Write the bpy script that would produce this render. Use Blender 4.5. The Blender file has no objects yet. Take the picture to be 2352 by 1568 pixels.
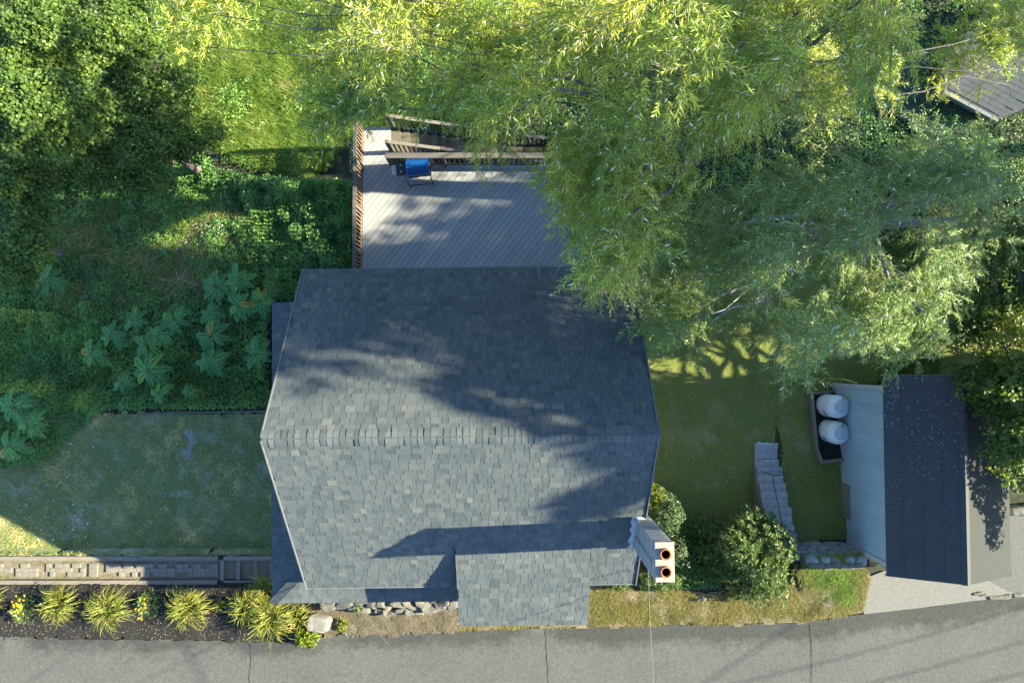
import bpy, math, random
import numpy as np
from mathutils import Vector, Matrix
R = math.radians
rng = np.random.default_rng(7)
random.seed(7)
scene = bpy.context.scene
col = scene.collection

# ------------------------------------------------------------------ camera
CAM_H, TILT, F = 18.6, R(2.0), 1568.0
cam_data = bpy.data.cameras.new('camera')
cam_data.lens = 24.0; cam_data.sensor_width = 36.0
cam_data.clip_start = 0.1; cam_data.clip_end = 2000
cam = bpy.data.objects.new('camera', cam_data)
cam.location = (0, 0, CAM_H); cam.rotation_euler = (TILT, 0, 0)
col.objects.link(cam); scene.camera = cam
# ------------------------------------------------------------------ light
SUN = Vector((-1.0, -0.053, -0.46)).normalized()
world = bpy.data.worlds.new('World'); scene.world = world; world.use_nodes = True
wn = world.node_tree
for n in list(wn.nodes): wn.nodes.remove(n)
sky = wn.nodes.new('ShaderNodeTexSky'); sky.sky_type = 'NISHITA'; sky.sun_disc = False
sky.sun_elevation = math.asin(-SUN.z); sky.sun_rotation = math.atan2(-SUN.x, -SUN.y)
sky.air_density = 1.0; sky.dust_density = 0.6; sky.ozone_density = 6.0
bg = wn.nodes.new('ShaderNodeBackground'); bg.inputs['Strength'].default_value = 0.092
wo = wn.nodes.new('ShaderNodeOutputWorld')
wn.links.new(sky.outputs[0], bg.inputs[0]); wn.links.new(bg.outputs[0], wo.inputs[0])
sl = bpy.data.lights.new('sun', 'SUN'); sl.energy = 5.0; sl.angle = R(0.53); sl.color = (1.0, 0.93, 0.71)
so = bpy.data.objects.new('sun', sl); so.rotation_euler = SUN.to_track_quat('-Z', 'Y').to_euler()
so.location = (30, 0, 30); col.objects.link(so)
scene.view_settings.view_transform = 'Standard'; scene.view_settings.look = 'None'
scene.view_settings.exposure = 2.16; scene.view_settings.gamma = 1.0
scene.view_settings.use_curve_mapping = False

# ------------------------------------------------------------------ helpers
def P(u, v, z):
    """point of the place at height z that the photograph shows at (u,v) of its 2352x1568 view"""
    d = ((u-1176)/F, (784-v)/F, -1.0); c, s = math.cos(TILT), math.sin(TILT)
    w = (d[0], c*d[1]-s*d[2], s*d[1]+c*d[2]); t = (z-CAM_H)/w[2]
    return Vector((t*w[0], t*w[1], z))
def sstep(a, b, x):
    t = np.clip((x-a)/(b-a), 0, 1); return t*t*(3-2*t)
def tag(o, label=None, cat=None, group=None, kind=None):
    if label: o['label'] = label
    if cat: o['category'] = cat
    if group: o['group'] = group
    if kind: o['kind'] = kind
    return o
def empty(name, loc=(0, 0, 0), rz=0, parent=None):
    o = bpy.data.objects.new(name, None); o.location = loc; o.rotation_euler = (0, 0, rz)
    o.empty_display_size = 0.2; col.objects.link(o); o.parent = parent
    return o
def link(name, me, parent=None, loc=None, rot=None):
    o = bpy.data.objects.new(name, me); col.objects.link(o); o.parent = parent
    if loc is not None: o.location = loc
    if rot is not None: o.rotation_euler = rot
    return o
class MB:
    def __init__(s): s.v = []; s.f = []
    def add(s, vs, fs):
        n = len(s.v); s.v += [tuple(p) for p in vs]; s.f += [tuple(i+n for i in q) for q in fs]; return s
    def box(s, c, d, rz=0, rx=0, ry=0):
        m = Matrix.Translation(Vector(c)) @ Matrix.Rotation(rz, 4, 'Z') @ Matrix.Rotation(ry, 4, 'Y') @ Matrix.Rotation(rx, 4, 'X')
        x, y, z = d[0]/2, d[1]/2, d[2]/2
        vs = [m @ Vector(p) for p in ((-x,-y,-z),(x,-y,-z),(x,y,-z),(-x,y,-z),(-x,-y,z),(x,-y,z),(x,y,z),(-x,y,z))]
        return s.add(vs, [(3,2,1,0),(4,5,6,7),(0,1,5,4),(1,2,6,5),(2,3,7,6),(3,0,4,7)])
    def bar(s, a, b, w, h, up=(0, 0, 1)):
        a, b = Vector(a), Vector(b); t = (b-a).normalized(); up = Vector(up)
        sd = t.cross(up); sd = sd.normalized() if sd.length > 1e-4 else Vector((1, 0, 0)); un = sd.cross(t)
        vs = [p + sd*i*w/2 + un*j*h/2 for p in (a, b) for i, j in ((-1,-1),(1,-1),(1,1),(-1,1))]
        return s.add(vs, [(0,1,2,3),(7,6,5,4),(0,4,5,1),(1,5,6,2),(2,6,7,3),(3,7,4,0)])
    def prism(s, poly, z0, z1):
        n = len(poly); vs = [(p[0], p[1], z0) for p in poly]+[(p[0], p[1], z1) for p in poly]
        return s.add(vs, [tuple(range(n))[::-1], tuple(range(n, 2*n))]+[(i,(i+1)%n,n+(i+1)%n,n+i) for i in range(n)])
    def tube(s, pts, rad, n=7, cap=True):
        pts = [Vector(p) for p in pts]; k = len(pts)
        if not hasattr(rad, '__len__'): rad = [rad]*k
        vs = []
        for i, p in enumerate(pts):
            t = (pts[min(i+1, k-1)]-pts[max(i-1, 0)]).normalized()
            a = t.cross(Vector((0, 0, 1)) if abs(t.z) < .9 else Vector((1, 0, 0))).normalized(); b = t.cross(a)
            vs += [p+(a*math.cos(2*math.pi*j/n)+b*math.sin(2*math.pi*j/n))*rad[i] for j in range(n)]
        fs = [(i*n+j, i*n+(j+1)%n, (i+1)*n+(j+1)%n, (i+1)*n+j) for i in range(k-1) for j in range(n)]
        if cap: fs += [tuple(range(n))[::-1], tuple(range((k-1)*n, k*n))]
        return s.add(vs, fs)
    def lathe(s, c, prof, n=24):
        vs = []; c = Vector(c)
        for r, z in prof: vs += [c+Vector((r*math.cos(2*math.pi*j/n), r*math.sin(2*math.pi*j/n), z)) for j in range(n)]
        k = len(prof); fs = [(i*n+j, i*n+(j+1)%n, (i+1)*n+(j+1)%n, (i+1)*n+j) for i in range(k-1) for j in range(n)]
        return s.add(vs, fs+[tuple(range(n))[::-1], tuple(range((k-1)*n, k*n))])
    def mesh(s, name, mat, smooth=False, bevel=0):
        me = bpy.data.meshes.new(name); me.from_pydata(s.v, [], s.f); me.update()
        if mat: me.materials.append(mat)
        if smooth: me.polygons.foreach_set('use_smooth', [True]*len(me.polygons))
        return me
    def build(s, name, mat, parent=None, smooth=False, bevel=0, loc=None, rot=None):
        o = link(name, s.mesh(name, mat, smooth), parent, loc, rot)
        if bevel:
            m = o.modifiers.new('bevel', 'BEVEL'); m.width = bevel; m.segments = 2; m.limit_method = 'ANGLE'
        return o
def np_mesh(name, verts, quads, mat, tint=None, smooth=False):
    """fast mesh of quads / triangles from arrays; tint is one value per vertex"""
    me = bpy.data.meshes.new(name); k = quads.shape[1]
    me.vertices.add(len(verts)); me.vertices.foreach_set('co', np.ascontiguousarray(verts, dtype=np.float32).ravel())
    me.loops.add(quads.size); me.loops.foreach_set('vertex_index', np.ascontiguousarray(quads, dtype=np.int32).ravel())
    me.polygons.add(len(quads)); me.polygons.foreach_set('loop_start', np.arange(0, quads.size, k, dtype=np.int32))
    me.polygons.foreach_set('loop_total', np.full(len(quads), k, dtype=np.int32))
    if tint is not None:
        at = me.attributes.new('tint', 'FLOAT', 'POINT'); at.data.foreach_set('value', np.ascontiguousarray(tint, dtype=np.float32))
    me.update(calc_edges=True); me.materials.append(mat)
    me.polygons.foreach_set('use_smooth', np.full(len(quads), bool(smooth)))
    return me
def unit(a): return a/np.maximum(np.linalg.norm(a, axis=-1, keepdims=True), 1e-9)
def rnd(n, a=0., b=1.): return rng.uniform(a, b, n)
def leaf_arrays(base, d, side, L, W, bend=0.0, at=0.42):
    """rhombic leaves: base point, direction, side vector, length, width -> 4 verts each"""
    d = unit(d); side = unit(side-d*np.sum(side*d, -1, keepdims=True)); nrm = np.cross(d, side)
    L = L[:, None]; W = W[:, None]
    m = base+d*L*at; tip = base+d*L-nrm*L*bend
    v = np.stack([base, m+side*W*.5, tip, m-side*W*.5], 1).reshape(-1, 3)
    q = np.arange(len(base)*4).reshape(-1, 4)
    return v, q
def fbm(x, y, f=1.0, seed=0):
    r = np.random.default_rng(seed); o = 0
    for i in range(5):
        a = r.uniform(0, 6.28, 3); k = f*1.9**i; th = r.uniform(0, 6.28)
        o = o+np.sin(k*(x*math.cos(th)+y*math.sin(th))+a[0])*np.sin(k*(-x*math.sin(th)+y*math.cos(th))*1.1+a[1])*.6**i
    return o
def inside(poly, x, y):
    r = np.zeros(len(x), bool); n = len(poly); j = n-1
    for i in range(n):
        xi, yi = poly[i][0], poly[i][1]; xj, yj = poly[j][0], poly[j][1]
        if yi != yj: r ^= ((yi > y) != (yj > y)) & (x < (xj-xi)*(y-yi)/(yj-yi)+xi)
        j = i
    return r
def sample_poly(poly, n):
    xs = [p[0] for p in poly]; ys = [p[1] for p in poly]; ox = np.zeros(0); oy = np.zeros(0)
    while len(ox) < n:
        x = rnd(n*3, min(xs), max(xs)); y = rnd(n*3, min(ys), max(ys)); k = inside(poly, x, y)
        ox = np.append(ox, x[k]); oy = np.append(oy, y[k])
    return ox[:n], oy[:n]
def Pn(u, v, z):
    c, s = math.cos(TILT), math.sin(TILT); dx = (u-1176)/F; dy = (784-v)/F
    w = np.stack([dx, c*dy+s, s*dy-c], -1); t = (z-CAM_H)/w[..., 2]
    return np.stack([t*w[..., 0], t*w[..., 1], z+0*dx], -1)

# ------------------------------------------------------------------ materials
def nodes(name):
    m = bpy.data.materials.new(name); m.use_nodes = True; t = m.node_tree
    b = t.nodes['Principled BSDF']; return m, t, b
def N(t, typ, **kw):
    n = t.nodes.new(typ)
    for k, v in kw.items():
        if k in n.inputs: n.inputs[k].default_value = v
        else: setattr(n, k, v)
    return n
def ramp(t, src, stops):
    r = N(t, 'ShaderNodeValToRGB'); e = r.color_ramp.elements
    while len(e) < len(stops): e.new(.5)
    for i, (p, c) in enumerate(stops): e[i].position = p; e[i].color = (*c, 1)
    t.links.new(src, r.inputs[0]); return r.outputs[0]
def noise(t, scale, detail=6, rough=.6, coord=None, stretch=None):
    n = N(t, 'ShaderNodeTexNoise', Scale=scale, Detail=detail, Roughness=rough)
    if coord is None: coord = N(t, 'ShaderNodeTexCoord').outputs['Object']
    if stretch:
        mp = N(t, 'ShaderNodeMapping'); mp.inputs['Scale'].default_value = stretch
        t.links.new(coord, mp.inputs[0]); coord = mp.outputs[0]
    t.links.new(coord, n.inputs['Vector']); return n.outputs['Fac']
def mix(t, fac, a, b, mode='MIX'):
    n = N(t, 'ShaderNodeMix', data_type='RGBA', blend_type=mode)
    for s, v in ((0, fac), (6, a), (7, b)):
        if hasattr(v, 'is_output'): t.links.new(v, n.inputs[s])
        else: n.inputs[s].default_value = v if s == 0 else (*v, 1)
    return n.outputs[2]
def bump(t, b, src, strength=.4, dist=.02):
    n = N(t, 'ShaderNodeBump', Strength=strength, Distance=dist); t.links.new(src, n.inputs['Height']); t.links.new(n.outputs[0], b.inputs['Normal'])
def geo_pos(t): return N(t, 'ShaderNodeNewGeometry').outputs['Position']
def simple(name, c1, c2, scale=6, rough=.8, detail=6, bmp=.3, dist=.01, spec=.3, stretch=None, metal=0, world=False, mid=.5):
    m, t, b = nodes(name); co = geo_pos(t) if world else None
    f = noise(t, scale, detail, .65, co, stretch)
    t.links.new(ramp(t, f, [(max(.0, mid-.22), c1), (min(1, mid+.22), c2)]), b.inputs['Base Color'])
    b.inputs['Roughness'].default_value = rough; b.inputs['Specular IOR Level'].default_value = spec; b.inputs['Metallic'].default_value = metal
    if bmp: bump(t, b, f, bmp, dist)
    return m
def leafmat(name, stops, trans=.3, rough=.5, spec=.35):
    m, t, b = nodes(name)
    a = N(t, 'ShaderNodeAttribute', attribute_name='tint')
    c = ramp(t, a.outputs['Fac'], stops); t.links.new(c, b.inputs['Base Color'])
    b.inputs['Roughness'].default_value = rough; b.inputs['Specular IOR Level'].default_value = spec
    tr = N(t, 'ShaderNodeBsdfTranslucent')
    hs = N(t, 'ShaderNodeHueSaturation', Saturation=1.15, Value=1.25); t.links.new(c, hs.inputs['Color']); t.links.new(hs.outputs[0], tr.inputs[0])
    mx = N(t, 'ShaderNodeMixShader', Fac=trans); t.links.new(b.outputs[0], mx.inputs[1]); t.links.new(tr.outputs[0], mx.inputs[2])
    t.links.new(mx.outputs[0], t.nodes['Material Output'].inputs[0]); return m
M = {}
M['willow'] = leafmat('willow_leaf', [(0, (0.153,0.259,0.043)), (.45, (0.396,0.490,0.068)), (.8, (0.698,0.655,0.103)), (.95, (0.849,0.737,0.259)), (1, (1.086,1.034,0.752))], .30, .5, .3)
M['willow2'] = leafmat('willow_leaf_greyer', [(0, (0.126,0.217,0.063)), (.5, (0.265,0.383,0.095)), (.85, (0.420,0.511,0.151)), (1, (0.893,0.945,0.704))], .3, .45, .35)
M['maple'] = leafmat('maple_leaf', [(0, (0.061,0.118,0.028)), (.6, (0.123,0.197,0.035)), (1, (0.243,0.296,0.040))], .3)
M['maple_r'] = leafmat('maple_leaf_right', [(0, (0.055,0.102,0.021)), (.6, (0.117,0.178,0.032)), (.93, (0.207,0.254,0.037)), (1, (0.413,0.318,0.052))], .35)
M['brush'] = leafmat('ground_leaf', [(0, (0.062,0.135,0.037)), (.5, (0.140,0.281,0.064)), (.9, (0.231,0.400,0.070)), (1, (0.482,0.542,0.098))], .25)
M['sumac'] = leafmat('sumac_leaf', [(0, (0.079,0.245,0.085)), (.6, (0.151,0.416,0.130)), (.93, (0.263,0.538,0.091)), (.985, (0.501,0.589,0.061)), (1, (0.800,0.293,0.046))], .25)
M['rhodo'] = leafmat('rhododendron_leaf', [(0, (0.072,0.123,0.041)), (.6, (0.156,0.218,0.069)), (1, (0.362,0.357,0.151))], .36, .4, .4)
M['euon'] = leafmat('variegated_leaf', [(0, (.045,.085,.03)), (.5, (.10,.16,.05)), (.8, (.25,.29,.15)), (1, (.5,.52,.40))], .2, .4)
M['lily'] = leafmat('daylily_blade', [(0, (0.068,0.114,0.016)), (.5, (0.187,0.220,0.028)), (.85, (0.323,0.299,0.048)), (1, (0.425,0.352,0.128))], .3)
M['limegreen'] = leafmat('lime_leaf', [(0, (0.085,0.136,0.017)), (1, (0.289,0.323,0.034))], .3)
M['petal'] = leafmat('yellow_petal', [(0, (.55,.34,.01)), (1, (.75,.5,.02))], .15)
M['aster'] = leafmat('white_petal', [(0, (.55,.6,.68)), (1, (.75,.78,.82))], .15)
M['grass'] = leafmat('meadow_blade', [(0, (0.072,0.145,0.018)), (.5, (0.154,0.258,0.027)), (.8, (0.267,0.337,0.054)), (1, (0.390,0.382,0.126))], .35)
M['lawnblade'] = leafmat('lawn_blade', [(0, (0.120,0.164,0.031)), (.6, (0.239,0.281,0.060)), (.9, (0.397,0.345,0.103)), (1, (0.595,0.490,0.205))], .25)
M['lawnblade_l'] = leafmat('dry_lawn_blade', [(0, (0.136,0.217,0.056)), (.5, (0.255,0.326,0.092)), (.8, (0.485,0.412,0.155)), (1, (0.809,0.629,0.253))], .2)
M['dryblade'] = leafmat('dry_verge_blade', [(0, (0.089,0.106,0.015)), (.4, (0.186,0.168,0.037)), (.8, (0.293,0.248,0.067)), (1, (0.373,0.328,0.115))], .25)
M['thatch'] = leafmat('dead_stem', [(0, (0.153,0.123,0.076)), (.6, (0.270,0.218,0.145)), (1, (0.378,0.342,0.230))], .1)
M['bark'] = simple('willow_bark', (.06,.05,.04), (.20,.18,.15), 14, .9, 8, .7, .03, stretch=(1, 1, .25))
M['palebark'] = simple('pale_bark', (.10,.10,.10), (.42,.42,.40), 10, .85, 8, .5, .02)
M['twig'] = simple('yellow_twig', (.13,.11,.04), (.26,.22,.09), 5, .6, 3, 0)
M['ground'] = simple('brush_soil', (.020,.022,.014), (.06,.065,.035), 3.5, .95, 8, .6, .05, world=True)
M['asphalt'] = None
def m_asphalt():
    m, t, b = nodes('asphalt'); g = geo_pos(t)
    big = noise(t, .55, 5, .6, g); fine = noise(t, 34, 4, .85, g); med = noise(t, 9, 5, .7, g)
    c = ramp(t, big, [(.3, (.072,.073,.066)), (.7, (.112,.113,.101))])
    c = mix(t, .5, c, ramp(t, fine, [(.32, (.04,.04,.037)), (.66, (.205,.205,.185))]), 'MIX')
    c = mix(t, .5, c, ramp(t, med, [(.35, (.62,.63,.62)), (.65, (1.05,1.04,1.0))]), 'MULTIPLY')
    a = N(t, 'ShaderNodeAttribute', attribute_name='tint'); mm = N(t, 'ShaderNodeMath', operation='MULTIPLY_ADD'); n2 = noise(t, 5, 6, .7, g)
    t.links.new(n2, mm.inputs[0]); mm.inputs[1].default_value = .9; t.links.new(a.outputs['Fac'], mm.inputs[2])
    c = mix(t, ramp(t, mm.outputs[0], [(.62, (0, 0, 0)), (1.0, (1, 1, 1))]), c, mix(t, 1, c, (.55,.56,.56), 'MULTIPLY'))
    t.links.new(c, b.inputs['Base Color']); b.inputs['Roughness'].default_value = .92; b.inputs['Specular IOR Level'].default_value = .2
    bump(t, b, fine, .6, .008); return m
M['asphalt'] = m_asphalt()
M['asphalt_dark'] = simple('fresh_asphalt_strip', (.07,.07,.065), (.14,.137,.125), 40, .9, 6, .4, .006, world=True)
M['crack'] = simple('crack_filler', (.012,.012,.012), (.03,.03,.028), 30, .9, 3, 0)
M['concrete'] = simple('weathered_concrete', (0.1202,0.1175,0.1038), (0.2294,0.2184,0.1884), 30, .9, 9, .4, .008, world=True)
M['concrete_step'] = simple('grey_step_concrete', (0.2106,0.2176,0.2106), (0.4633,0.4703,0.4493), 12, .9, 9, .35, .008, world=True)
M['gravel_drive'] = simple('grey_drive', (0.0701,0.0701,0.0638), (0.1721,0.1690,0.1498), 45, .95, 8, .5, .01, world=True)
def m_lawn(name, g1, g2, dirt, amt, sc=1.1):
    m, t, b = nodes(name); g = geo_pos(t)
    f = noise(t, 26, 6, .75, g); p = noise(t, sc, 6, .62, g)
    c = ramp(t, f, [(.3, g1), (.7, g2)])
    c = mix(t, ramp(t, p, [(amt, (0,0,0)), (amt+.16, (1,1,1))]), c, dirt)
    t.links.new(c, b.inputs['Base Color']); b.inputs['Roughness'].default_value = .95; b.inputs['Specular IOR Level'].default_value = .1
    bump(t, b, f, .8, .03); return m
M['lawn_l'] = m_lawn('dry_lawn', (.13,.165,.062), (.29,.30,.13), (.40,.36,.235), .48, 1.6)
M['lawn_r'] = m_lawn('green_lawn', (.115,.15,.036), (.24,.265,.065), (.30,.26,.13), .52)
M['meadow'] = m_lawn('meadow_soil', (.05,.085,.02), (.13,.17,.035), (.15,.13,.06), .6)
M['mulch'] = simple('dark_mulch', (0.0072,0.0072,0.0063), (0.0450,0.0403,0.0350), 55, .95, 8, .9, .03, world=True, mid=.52)
M['verge'] = simple('dry_verge_soil', (0.1196,0.0972,0.0523), (0.2541,0.2019,0.1271), 14, .95, 9, .6, .03, world=True)
M['deadturf'] = simple('dead_brown_turf', (0.0694,0.0533,0.0326), (0.1561,0.1308,0.0816), 16, .95, 9, .8, .04, world=True)
def m_shingle():
    m, t, b = nodes('grey_asphalt_shingle')
    a = N(t, 'ShaderNodeAttribute', attribute_name='tint'); g = geo_pos(t)
    c = ramp(t, a.outputs['Fac'], [(0, (.074,.086,.088)), (.45, (.102,.115,.114)), (.8, (.127,.137,.132)), (.93, (.138,.143,.126)), (1, (.152,.158,.142))])
    f = noise(t, 160, 3, .8, g); w = noise(t, .8, 4, .6, g); st = noise(t, 9, 4, .7, g)
    c = mix(t, .6, c, ramp(t, f, [(.3, (.55,.56,.58)), (.7, (1.35,1.33,1.3))]), 'MULTIPLY')
    c = mix(t, .6, c, ramp(t, w, [(.3, (.82,.86,.88)), (.7, (1.12,1.1,1.06))]), 'MULTIPLY')
    c = mix(t, .5, c, ramp(t, st, [(.35, (.8,.82,.82)), (.65, (1.12,1.12,1.1))]), 'MULTIPLY')
    t.links.new(c, b.inputs['Base Color']); b.inputs['Roughness'].default_value = .88; b.inputs['Specular IOR Level'].default_value = .25
    bump(t, b, f, .5, .004); return m
M['shingle'] = m_shingle()
M['underlay'] = simple('black_underlay', (.02,.02,.022), (.035,.035,.037), 8, .9, 3, 0)
M['siding'] = simple('grey_siding', (0.1560,0.1800,0.1920), (0.1980,0.2160,0.2280), 5, .7, 4, .1)
M['trim'] = simple('white_trim', (0.3844,0.3968,0.3968), (0.4712,0.4774,0.4712), 4, .55, 5, .1)
M['fascia'] = simple('grey_fascia', (0.1260,0.1344,0.1386), (0.1680,0.1764,0.1764), 4, .6, 5, .1)
M['deckwood'] = None
def m_wood(name, c1, c2, c3, rough=.8, sc=3):
    m, t, b = nodes(name); f = noise(t, sc, 8, .7, None, (.6, 14, 14)); oi = N(t, 'ShaderNodeObjectInfo')
    c = ramp(t, f, [(.25, c1), (.55, c2), (.8, c3)])
    c = mix(t, .55, c, ramp(t, oi.outputs['Random'], [(0, (.82,.83,.84)), (.5, (1, 1, 1)), (1, (1.14,1.12,1.1))]), 'MULTIPLY')
    t.links.new(c, b.inputs['Base Color']); b.inputs['Roughness'].default_value = rough; b.inputs['Specular IOR Level'].default_value = .25
    bump(t, b, f, .3, .004); return m
M['deckwood'] = m_wood('grey_decking', (.27,.275,.265), (.335,.34,.325), (.38,.38,.36))
M['railwood'] = m_wood('weathered_rail', (.075,.067,.055), (.125,.112,.094), (.175,.157,.13))
M['redwood'] = m_wood('stained_rail', (.12,.075,.045), (.20,.125,.075), (.27,.18,.12))
M['timber'] = m_wood('landscape_timber', (.14,.12,.09), (.24,.205,.155), (.32,.28,.215))
M['olddark'] = m_wood('dark_old_timber', (.09,.08,.06), (.17,.15,.11), (.25,.21,.15))
M['block'] = simple('grey_chimney_block', (.27,.275,.27), (.40,.40,.385), 14, .85, 7, .3, .006)
M['cap'] = simple('chimney_crown_mortar', (0.2497,0.2185,0.1717), (0.3850,0.3538,0.2965), 9, .9, 8, .35, .01)
M['flue'] = simple('red_clay_flue', (.30,.10,.035), (.46,.19,.08), 8, .8, 5, .2)
M['flueshade'] = simple('flue_depth_shade', (0.0440,0.0176,0.0088), (0.2200,0.0660,0.0264), 5, .95, 4, 0)  # dark brown painted in for the shaded inside of the flue
M['flash'] = simple('lead_flashing', (.30,.34,.37), (.46,.49,.51), 12, .5, 6, .4, .01, metal=.3)
M['tank'] = simple('white_tank_paint', (0.6909,0.7327,0.7327), (0.8374,0.8583,0.8583), 3, .38, 6, .05, spec=.5)
M['hood'] = simple('grey_tank_hood', (.42,.46,.52), (.55,.58,.63), 14, .5, 4, .15)
M['black'] = simple('black_print', (.02,.02,.022), (.05,.05,.05), 10, .5, 3, 0)
M['gasline'] = simple('yellow_gas_line', (.55,.52,.08), (.7,.66,.14), 5, .5, 3, 0)
M['blue'] = simple('blue_enamel', (0.0054,0.0540,0.1890), (0.0095,0.0878,0.2565), 2, .22, 3, .03, spec=.6)
M['blackmetal'] = simple('black_metal', (.012,.012,.014), (.035,.035,.038), 12, .45, 4, .05, spec=.5)
M['whiteplastic'] = simple('white_plastic', (0.4200,0.4200,0.3920), (0.5180,0.5180,0.4900), 4, .5, 3, 0)
M['cable'] = simple('grey_cable', (0.1320,0.1320,0.1320), (0.2520,0.2460,0.2340), 8, .6, 3, 0)
M['rock'] = simple('pale_boulder', (0.1530,0.1428,0.1198), (0.2652,0.2448,0.2091), 5, .9, 9, .7, .03)
M['ledge'] = simple('ledge_stone', (0.0816,0.0792,0.0648), (0.1920,0.1824,0.1512), 7, .92, 9, .8, .03)
M['wallstone'] = simple('grey_wall_stone', (.14,.15,.15), (.40,.40,.37), 6, .92, 9, .8, .03)
M['paver'] = simple('buff_paver', (0.1616,0.1400,0.1040), (0.2693,0.2424,0.1873), 12, .92, 7, .4, .006)
M['pathsoil'] = simple('sandy_path_soil', (0.1360,0.1122,0.0748), (0.2584,0.2176,0.1496), 20, .95, 8, .6, .02, world=True)
M['soil'] = simple('wet_black_soil', (0.0115,0.0106,0.0096), (0.0528,0.0461,0.0384), 40, .95, 8, .9, .03, world=True)
M['chalk'] = simple('chalk', (.7,.74,.74), (.85,.87,.87), 20, .95, 3, 0)
M['iron'] = simple('rusty_iron_pipe', (.05,.035,.03), (.13,.08,.06), 20, .7, 4, .1)
def m_shedroof():
    m, t, b = nodes('dark_roll_roofing'); g = geo_pos(t)
    f = noise(t, 60, 5, .75, g); w = noise(t, 3, 6, .7, g, (.35, 6, 1))
    c = ramp(t, f, [(.3, (.035,.037,.038)), (.7, (.085,.087,.086))])
    c = mix(t, .6, c, ramp(t, w, [(.3, (.75,.76,.78)), (.7, (1.25,1.22,1.16))]), 'MULTIPLY')
    v = N(t, 'ShaderNodeTexVoronoi', Scale=13, Randomness=1); t.links.new(g, v.inputs['Vector'])
    sp = ramp(t, v.outputs['Distance'], [(.16, (1, 1, 1)), (.30, (0, 0, 0))])
    pn = noise(t, 1.1, 5, .6, g); sepn = N(t, 'ShaderNodeSeparateXYZ'); t.links.new(g, sepn.inputs[0])
    mr = N(t, 'ShaderNodeMapRange'); mr.inputs[1].default_value = -4.6; mr.inputs[2].default_value = -1.2; t.links.new(sepn.outputs[1], mr.inputs[0])
    k = mix(t, 1, ramp(t, pn, [(.36, (0, 0, 0)), (.52, (1, 1, 1))]), mr.outputs[0], 'MULTIPLY')
    cn = mix(t, 1, sp, k, 'MULTIPLY')
    vc = mix(t, 1, cn, ramp(t, v.outputs['Color'], [(.25, (0, 0, 0)), (.6, (1, 1, 1))]), 'MULTIPLY')
    c = mix(t, vc, c, (.28,.30,.29))
    t.links.new(c, b.inputs['Base Color']); b.inputs['Roughness'].default_value = .8; b.inputs['Specular IOR Level'].default_value = .35
    bump(t, b, f, .3, .004); return m
M['shedroof'] = m_shedroof()
M['shedroof_w'] = simple('streaked_roll_roofing', (0.0241,0.0278,0.0235), (0.0453,0.0505,0.0416), 22, .85, 8, .3, .004, world=True, stretch=(.5, 6, 1))  # right slope: darker green-grey roofing with streaks, no spots
M['shedwall'] = simple('blue_grey_panel_siding', (0.2785,0.3851,0.4441), (0.3760,0.4829,0.5477), 2.2, .6, 6, .06, stretch=(1, 1, .2))
M['neighbour'] = M['shingle']

# ------------------------------------------------------------------ terrain
def gz(x, y):
    x = np.asarray(x, float); y = np.asarray(y, float)
    left = -.2*sstep(-5.95, -5.85, y) - .36*sstep(-5.12, -5.06, y) - .95*sstep(-1.35, -.5, y) - .9*sstep(-.5, 9, y)
    bank = -1.5*sstep(-6.25, -4.5, y) - .25*sstep(-3.2, -.5, y) - .5*sstep(0, 9, y)
    cut = -1.0*sstep(-5.18, -5.08, y) - .3*sstep(-4.9, -2.9, y) - .45*sstep(-2.9, -.6, y) - .5*sstep(0, 9, y)
    drive = -.6*sstep(-2.6, 0, y) - 1.2*sstep(0, 8, y)
    mid = -.1*sstep(-6.0, -5.2, y) - 1.7*sstep(-5.0, -3.5, y) - .5*sstep(0, 8, y)
    a = sstep(-5.3, -4.7, x); b = sstep(2.4, 2.9, x); c = sstep(7.75, 7.85, x); d = sstep(10.2, 12.2, x)
    z = left*(1-a)+mid*a; z = z*(1-b)+bank*b; z = z*(1-c)+cut*c; z = z*(1-d)+drive*d
    return z
def G(x, y): return float(gz(x, y))
def on(u, v, z0=-.5):
    p = P(u, v, z0)
    for _ in range(6): p = P(u, v, G(p.x, p.y))
    return p
xs = np.concatenate([[-600,-250,-100,-50,-30,-22], np.arange(-19, 19.01, .17), [22,30,50,100,250,600]])
ys = np.concatenate([[-600,-250,-100,-50,-30,-18,-13], np.arange(-10, 14.01, .17), [18,25,40,80,200,600]])
gx, gy = np.meshgrid(xs, ys); nx, ny = len(xs), len(ys)
zz = gz(gx, gy)-.03+.02*fbm(gx, gy, 2.0, 3)*(gy > -5)
idx = np.arange(nx*ny).reshape(ny, nx)
q = np.stack([idx[:-1, :-1], idx[:-1, 1:], idx[1:, 1:], idx[1:, :-1]], -1).reshape(-1, 4)
tag(link('ground', np_mesh('ground', np.stack([gx, gy, zz], -1).reshape(-1, 3), q, M['ground'], smooth=True)), kind='structure')
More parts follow.
